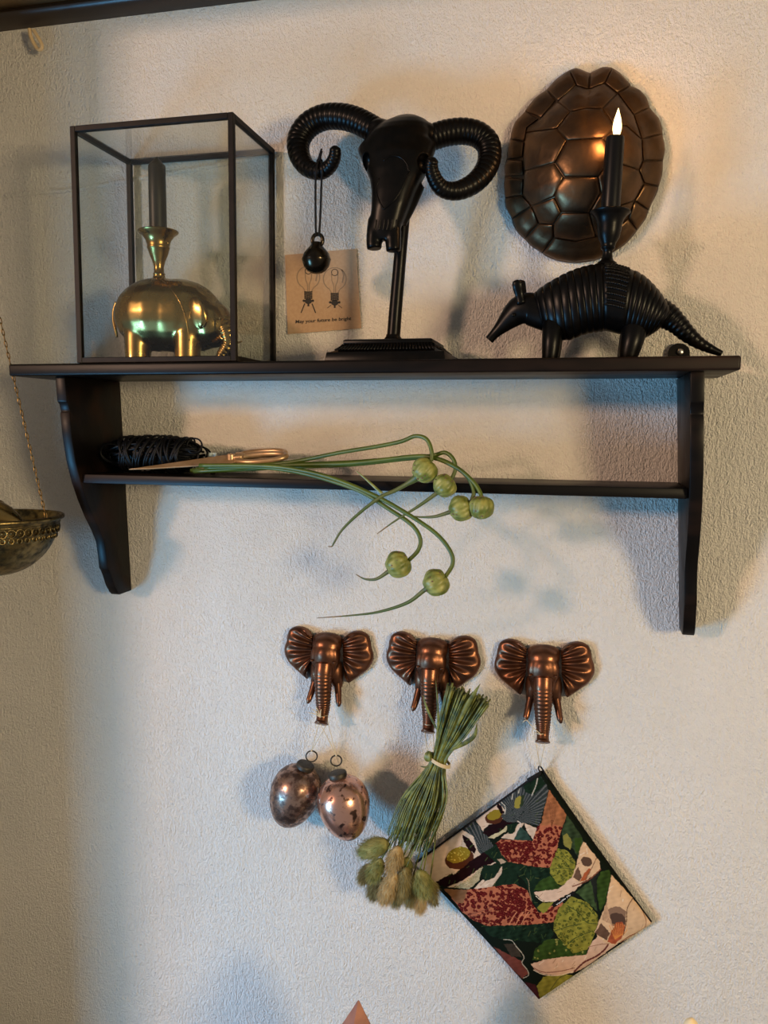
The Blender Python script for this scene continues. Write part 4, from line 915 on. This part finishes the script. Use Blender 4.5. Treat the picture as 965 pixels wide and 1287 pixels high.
fill(D_, [(495, 525), (540, 455), (605, 525), (580, 580)], (.10, .055, .035)); fill(D_, [(720, 380), (760, 300), (820, 330), (860, 460), (800, 520), (710, 545)], (.52, .35, .21), .1)
fill(D_, [(585, 590), (610, 520), (650, 450), (690, 445), (715, 480), (690, 560), (640, 605)], (.30, .07, .03), .3)
for i in range(9): line(D_, [(640, 570), (620 + 12 * i, 520), (600 + 16 * i, 455 + 4 * abs(i - 4))], .7, (.55, .20, .05), 6)
line(D_, [(765, 280), (728, 350), (722, 440), (700, 540)], 1.1, (.10, .05, .03)); line(D_, [(825, 340), (862, 440), (845, 505)], 1.0, (.22, .11, .06)); line(D_, [(905, 450), (870, 500), (760, 540), (680, 590)], 1.3, (.22, .09, .05))
line(D_, [(350, 800), (420, 735), (500, 695), (560, 650), (590, 610)], 2.2, (.11, .03, .025)); line(D_, [(450, 625), (520, 610), (600, 600)], 1.0, (.30, .17, .11))
# upper copy of the print
fill(A, [(495, 390), (660, 250), (760, 290), (720, 350), (690, 420), (600, 430), (552, 478)], CREAM, .08)
fill(A, [(550, 492), (600, 440), (690, 395), (800, 390), (720, 470), (600, 525)], PUR)
m_ = ell(A, (640, 375), (70, 50), -15, BRN); ell(A, (640, 358), (58, 36), -18, OLV)
fill(A, [(655, 262), (690, 285), (718, 345), (690, 345), (665, 310)], PUR); fill(A, [(590, 528), (690, 478), (750, 425), (725, 485), (640, 535)], (.40, .34, .20))
m_ = fill(B_, [(30, 290), (120, 205), (280, 60), (345, 70), (405, 165), (415, 200), (385, 330), (345, 470), (230, 445), (100, 440), (60, 400), (90, 350)], SLATE, .2); stripes(m_, B_((180, 400)), 52, (.085, .09, .088), .34)
fill(B_, [(225, 150), (300, 75), (345, 75), (395, 150), (310, 235), (240, 215)], DKG, .3); fill(B_, [(110, 205), (225, 90), (280, 62), (230, 130), (130, 215)], (.012, .014, .012))
for p in ([(290, 240), (320, 170), (335, 110)], [(190, 220), (205, 160)], [(140, 270), (150, 205)], [(60, 290), (90, 330), (85, 380)]): line(B_, p, 1.1, (.40, .36, .29))
ell(B_, (190, 292), (30, 52), 22, (.23, .19, .035)); fill(B_, [(210, 240), (235, 235), (225, 310), (200, 335)], (.02, .03, .015))
fill(B_, [(60, 560), (110, 520), (200, 450), (230, 445), (190, 540), (150, 575)], CREAM); fill(B_, [(232, 448), (328, 490), (300, 575), (260, 520)], CREAM); fill(B_, [(100, 460), (190, 450), (150, 530), (110, 530)], DKG)
fill(B_, [(150, 578), (200, 480), (250, 510), (290, 580)], (.022, .045, .034), .4); line(B_, [(185, 435), (205, 460), (160, 545)], 1.3, (.50, .42, .35))
m_ = fill(B_, [(15, 600), (60, 572), (300, 582), (330, 480), (385, 430), (420, 200), (553, 388), (515, 500), (482, 640), (430, 785), (330, 782), (110, 742), (60, 680)], SALM, .15)
m2 = m_ & ~inside([B_(p) for p in [(420, 200), (553, 388), (520, 480), (470, 470), (345, 500)]]); dots(m2, 230, 1.1, 2.3, RED, (.14, .02, .016), 15); dots(m2 & inside([B_(p) for p in [(10, 590), (300, 590), (300, 760), (100, 740)]]), 120, 1.1, 2.0, RED, (.13, .02, .015), 16)
fill(B_, [(420, 195), (556, 388), (520, 480), (470, 460), (360, 470), (385, 350)], (.27, .10, .042), .35)
for i in range(5): line(B_, [(420 + 12 * i, 280 + 12 * i), (430 + 10 * i, 380), (440, 480)], .7, (.15, .05, .022), 8)
fill(B_, [(110, 765), (430, 792), (425, 840), (300, 890), (180, 830)], DKG, .5)
m_ = fill(B_, [(430, 790), (485, 640), (560, 655), (622, 745), (620, 835), (560, 935), (480, 905), (430, 830)], YG_, .3); dots(m_, 90, .6, 1.5, (.040, .050, .008), (.15, .145, .025), 21)
for p in ([(500, 650), (560, 720), (620, 760)], [(440, 800), (520, 790), (610, 800)], [(470, 700), (540, 740), (600, 830)]): line(B_, p, .8, (.045, .06, .014))
fill(B_, [(305, 958), (340, 895), (430, 845), (500, 925), (570, 945), (500, 970)], GRN, .4)
fill(D_, [(62, 232), (240, 212), (330, 128), (410, 170), (350, 225), (200, 305), (120, 292), (75, 255)], (.54, .37, .26), .1); line(D_, [(75, 262), (130, 300), (220, 290)], .9, (.62, .5, .36)); fill(D_, [(82, 345), (120, 310), (205, 308), (130, 390)], YG_)
fill(B_, [(518, 505), (556, 385), (650, 520), (685, 590), (640, 705), (600, 640), (530, 605)], (.024, .040, .018), .5); fill(B_, [(525, 545), (560, 525), (595, 590), (585, 650), (530, 615)], (.19, .17, .04)); fill(B_, [(615, 560), (675, 560), (650, 690), (620, 660)], GRN)
fill(B_, [(655, 640), (685, 588), (805, 740), (812, 805), (700, 885), (660, 905), (590, 865), (630, 770)], (.54, .36, .22), .1); ell(B_, (705, 740), (45, 35), 25, (.08, .045, .03)); fill(B_, [(600, 860), (640, 780), (670, 860), (650, 890)], (.10, .055, .035))
fill(B_, [(655, 895), (680, 840), (725, 790), (740, 800), (700, 885)], (.32, .08, .03)); line(B_, [(780, 715), (745, 790), (700, 870)], 1.0, (.16, .08, .045)); line(B_, [(812, 800), (720, 880), (600, 930)], 1.4, (.15, .05, .03))
g_ = np.random.default_rng(33); lum = colr.max(1); dark = np.where((lum < .03) & (lum > .008))[0]; lite = np.where((colr[:, 0] > .35) & (colr[:, 2] > .14))[0]
for idx_, cols_, n_ in ((dark, ((.028, .050, .016), (.045, .060, .020), (.004, .008, .005)), 90), (lite, ((.34, .22, .14), (.66, .54, .42), (.30, .18, .11)), 46)):
    for i in g_.choice(idx_, n_):
        c = PXf[i]; a_ = g_.normal(-.9, .5); L_ = g_.uniform(3, 8); d_ = np.array([math.cos(a_), math.sin(a_)]) * L_
        P0, P1 = c - d_ / 2, c + d_ / 2; ab = P1 - P0; tq = np.clip(((PXf - P0) @ ab) / (ab @ ab), 0, 1); dd = np.hypot(*(PXf - P0 - tq[:, None] * ab).T)
        near = np.abs(colr - colr[i]).sum(1) < .25 * colr[i].sum() + .012
        k_ = (dd < .42) & near; colr[k_] = np.array(cols_[int(g_.integers(0, 3))])
line(D_, [(205, 330), (270, 288), (340, 240)], 4.6, (.010, .008, .008))
for (x0, y0) in ((LC + (TC_ - LC) * .03, None),): pass
# geometry
puff = (16 * ss * (1 - ss) * tt_ * (1 - tt_)).clip(0, 1) ** .38
yy = -.0075 - .0125 * puff - .0012 * np.sin(ss * 7 + tt_ * 4) * puff
front = [at(PX[i, j, 0], PX[i, j, 1], yy[i, j]) for i in range(NS) for j in range(NT)]
pm = MB(); pm.add(front, [(i * NT + j, (i + 1) * NT + j, (i + 1) * NT + j + 1, i * NT + j + 1) for i in range(NS - 1) for j in range(NT - 1)])
fo = pm.build('front_panel', 'printed_cotton', pch, angle=180)
ca = fo.data.color_attributes.new('print', 'FLOAT_COLOR', 'POINT'); buf = np.ones((NS * NT, 4), np.float32); buf[:, :3] = (colr * .80).clip(0, 1); ca.data.foreach_set('color', buf.ravel())
edge_idx = [i * NT for i in range(NS)] + [(NS - 1) * NT + j for j in range(1, NT)] + [i * NT + NT - 1 for i in range(NS - 2, -1, -1)] + [j for j in range(NT - 2, 0, -1)]
E_ = [front[i] for i in edge_idx[::6]]; cen = sum(E_, V(0, 0, 0)) / len(E_)
bkm = MB(); bkm.loft([E_, [V(p.x, -.004, p.z) for p in E_], [V(*(p.lerp(cen, .15))) * V(1, 0, 1).length * 0 + V(p.lerp(cen, .15).x, -.0012, p.lerp(cen, .15).z) for p in E_]], cap=True)
mat('pouch_lining', (.004, .0045, .0035), .9, spec=0.05); bkm.build('back_panel', 'pouch_lining', pch, angle=180)
zp = MB(); zp.tube([front[i * NT] + V(0, -.0002, .0004) for i in range(8, NS, 6)], .0015, 8); zz = zp.build('zipper', 'black_cord', pch, angle=180)
pp = MB(); pp.tube([front[(NS - 1) * NT + j] + V(.0003, 0, .0003) for j in range(0, NT, 6)], .0010, 8); pp.build('side_piping', 'black_cord', pch, angle=180)
tabp = MB(); tb = front[(NS - 12) * NT] + V(0, -.001, .001); tabp.prism([tb + V(x, -.002, z) for x, z in ((-.012, -.007), (.002, .003), (.0035, .0015), (.001, -.003), (-.009, -.010))], [tb + V(x, .001, z) for x, z in ((-.012, -.007), (.002, .003), (.0035, .0015), (.001, -.003), (-.009, -.010))])
tabp.build('zipper_pull', 'black_cord', zz, bevel=.0006)
ct = at(682, 968, -.010); T2 = TIP[2]
lo = MB(); lo.tube(arc([front[(NS - 6) * NT], at(676.5, 966, -.010), at(678.5, 963, -.011), at(683, 969, -.010), at(688, 979, -.009)], 20), .0008, 6); lo.build('cord_loop', 'black_cord', pch, angle=180)
hs = MB()
for x in (-.0052, .0052): hs.tube([at(678.5, 964, -.0115), T2 + V(x, 0, -.004), T2 + V(x * 1.2, .003, .003)], .0004, 6)
hs.tube(arc([T2 + V(-.0064, .003, .003), T2 + V(0, -.0075, .0048), T2 + V(.0064, .003, .003)], 10), .0005, 6); hs.tube(arc([T2 + V(0, -.0065, .005), T2 + V(-.008, -.006, .011), T2 + V(-.014, -.004, .017), T2 + V(-.018, -.003, .014)], 12), .0004, 6)
hs.build('hanging_string', 'thread', pch, angle=180)
trp = bvh(fo)
def lab(u, v): 
    x, y = D_((222 + 104 * u - 5 * v, 330 - 76 * u - 13 * v)); return drape(trp, x, y, .0002, -.02)
text_mesh('Vanilla Fly', lab, 'label_lettering', 'label_white', pch)

# ================================================================== hanging bowl at the left
YW = -.100; rim = at(66, 651, YW); Rb = .068; bc_ = V(rim.x - Rb, YW, rim.z)
bw = thing('hanging_bowl', 'embossed antique brass bowl hanging on chains at the left edge', 'bowl', bc_ - V(0, 0, .066))
HB = .064
outer = [(Rb * .06, -HB)] + [((Rb - .0055) * math.cos(a_), -HB * math.sin(a_)) for a_ in np.linspace(R(82), R(10), 22)] + [(Rb - .0045, -.006), (Rb - .0035, -.0035)]
inner = [(r - .0024 if r > .01 else r, z + .0022) for r, z in outer[::-1]]
MB().lathe(outer + inner, bc_, 64).build('bowl_body', 'bowl_metal', bw, angle=60)
MB().torus(bc_ + V(0, 0, -.0015), Rb - .0022, .0023, (0, 0, 1), 64, 10).build('rim', 'bowl_metal', bw, angle=180)
om = MB()
for i in range(46):
    a_ = 2 * math.pi * i / 46; d_ = V(math.cos(a_), math.sin(a_), 0)
    for z, rr, rs in ((-.0130, Rb - .0056, .0042), (-.0210, Rb - .0082, .0026)): om.torus(bc_ + d_ * (rr - .0006) + V(0, 0, z), rs, .0011, d_, 12, 5)
    om.ball(bc_ + d_ * (Rb - .0060) + V(0, 0, -.0125), .0014, None, 8, 5); om.ball(bc_ + V(math.cos(a_ + .07), math.sin(a_ + .07), 0) * (Rb - .0072) + V(0, 0, -.016), .0012, None, 8, 5)
tag(om.build('embossed_band', 'bowl_metal', bw, angle=180), kind='stuff')
MB().torus(bc_ + V(0, 0, -.0072), Rb - .0052, .0008, (0, 0, 1), 64, 6).build('bead_line', 'bowl_metal', bw, angle=180)
lk = MB(); lk.tube([V(.0011 * math.cos(a_), 0, .0038 * math.sin(a_)) for a_ in np.linspace(0, 2 * math.pi, 14, endpoint=False)], .00055, 5, closed=True); lkm = lk.mesh('chain_link'); lkm.materials.append(MATS['antique_brass']); lkm.shade_smooth()
ca_ = at(58, 648, YW); cu = at(0, 400, YW - .002); dirc = (cu - ca_).normalized()
apex = ca_ + dirc * ((bc_.x - ca_.x) / dirc.x)
def chain(p0, p1, n0=0):
    L_ = (p1 - p0).length; n = int(L_ / .0060); d_ = (p1 - p0) / n; q0 = V(0, 0, 1).rotation_difference(d_)
    for i in range(n):
        o = bpy.data.objects.new('chain_link', lkm); COL.objects.link(o); o.parent = bw; o.location = p0 + d_ * (i + .5) - bw.location
        o.rotation_mode = 'QUATERNION'; o.rotation_quaternion = q0 @ Quaternion((0, 0, 1), R(35 + 90 * (i % 2)))
chain(ca_ + V(0, 0, -.003), apex)
for a_ in (R(172), R(262)): chain(bc_ + V((Rb - .006) * math.cos(a_), (Rb - .006) * math.sin(a_), 0), apex)
MB().torus(apex + V(0, 0, .004), .006, .0012, (1, 0, 0), 24, 8).build('top_ring', 'antique_brass', bw, angle=180)
chain(apex + V(0, 0, .008), V(apex.x, apex.y, ZB + .030))
br = thing('brass_pear', 'golden brass teardrop ornament lying in the hanging bowl', 'ornament', at(5, 655, YW))
cpr = at(4, 650, YW + .002); axp = (at(33, 655, YW + .002) - cpr).normalized()
MB().lathe([(.001, -.040), (.010, -.038), (.018, -.030), (.0205, -.020), (.0195, -.008), (.0155, .004), (.0105, .013), (.0065, .0195), (.003, .0235), (.0005, .025)], cpr - V(.0, 0, .003), 36, axp).build('teardrop', 'brass', br, angle=180)
MB().torus(cpr - V(0, 0, .003) - axp * .010, .0199, .0008, axp, 36, 6).build('raised_line', 'antique_brass', br, angle=180)

# ================================================================== things on the sideboard just below the picture
ZS = Z0 - 0.80
tag(MB().box(-.95, .45, -.34, -.0005, ZS - .03, ZS).build('sideboard_top', 'beam_wood', bevel=.003), 'dark wooden sideboard top below the picture', 'sideboard', kind='structure')
tp = at(450.5, 1257.5, -.16); hC = tp.z - ZS; tn = MB(); rings = []
for dz, rr_ in ((hC - .0005, .046), (.12, .046), (.085, .040), (.045, .0262), (.012, .0074), (.004, .0030), (.0015, .0018), (0, .0006)):
    rings.append([V(tp.x + rr_ * math.cos(a_) * (1.0 if i % 2 == 0 else .78), tp.y + rr_ * math.sin(a_) * (1.0 if i % 2 == 0 else .78), tp.z - dz) for i, a_ in enumerate([R(-100 + 45 * i) for i in range(8)])])
tag(tn.loft(rings).build('terracotta_cone', 'terracotta', angle=20), 'pointed reddish-brown tip rising at the bottom edge', 'ornament')
tq = at(869, 1279.5, -.16); rc_ = .0085
tag(MB().lathe([(rc_, ZS + .0005 - tq.z), (rc_, -.022), (rc_ * .93, -.012), (rc_ * .62, -.004), (rc_ * .25, -.0008), (.0003, 0)], tq, 24).build('cream_taper', 'cream_wax', angle=60), 'cream rounded tip at the bottom right edge', 'candle')
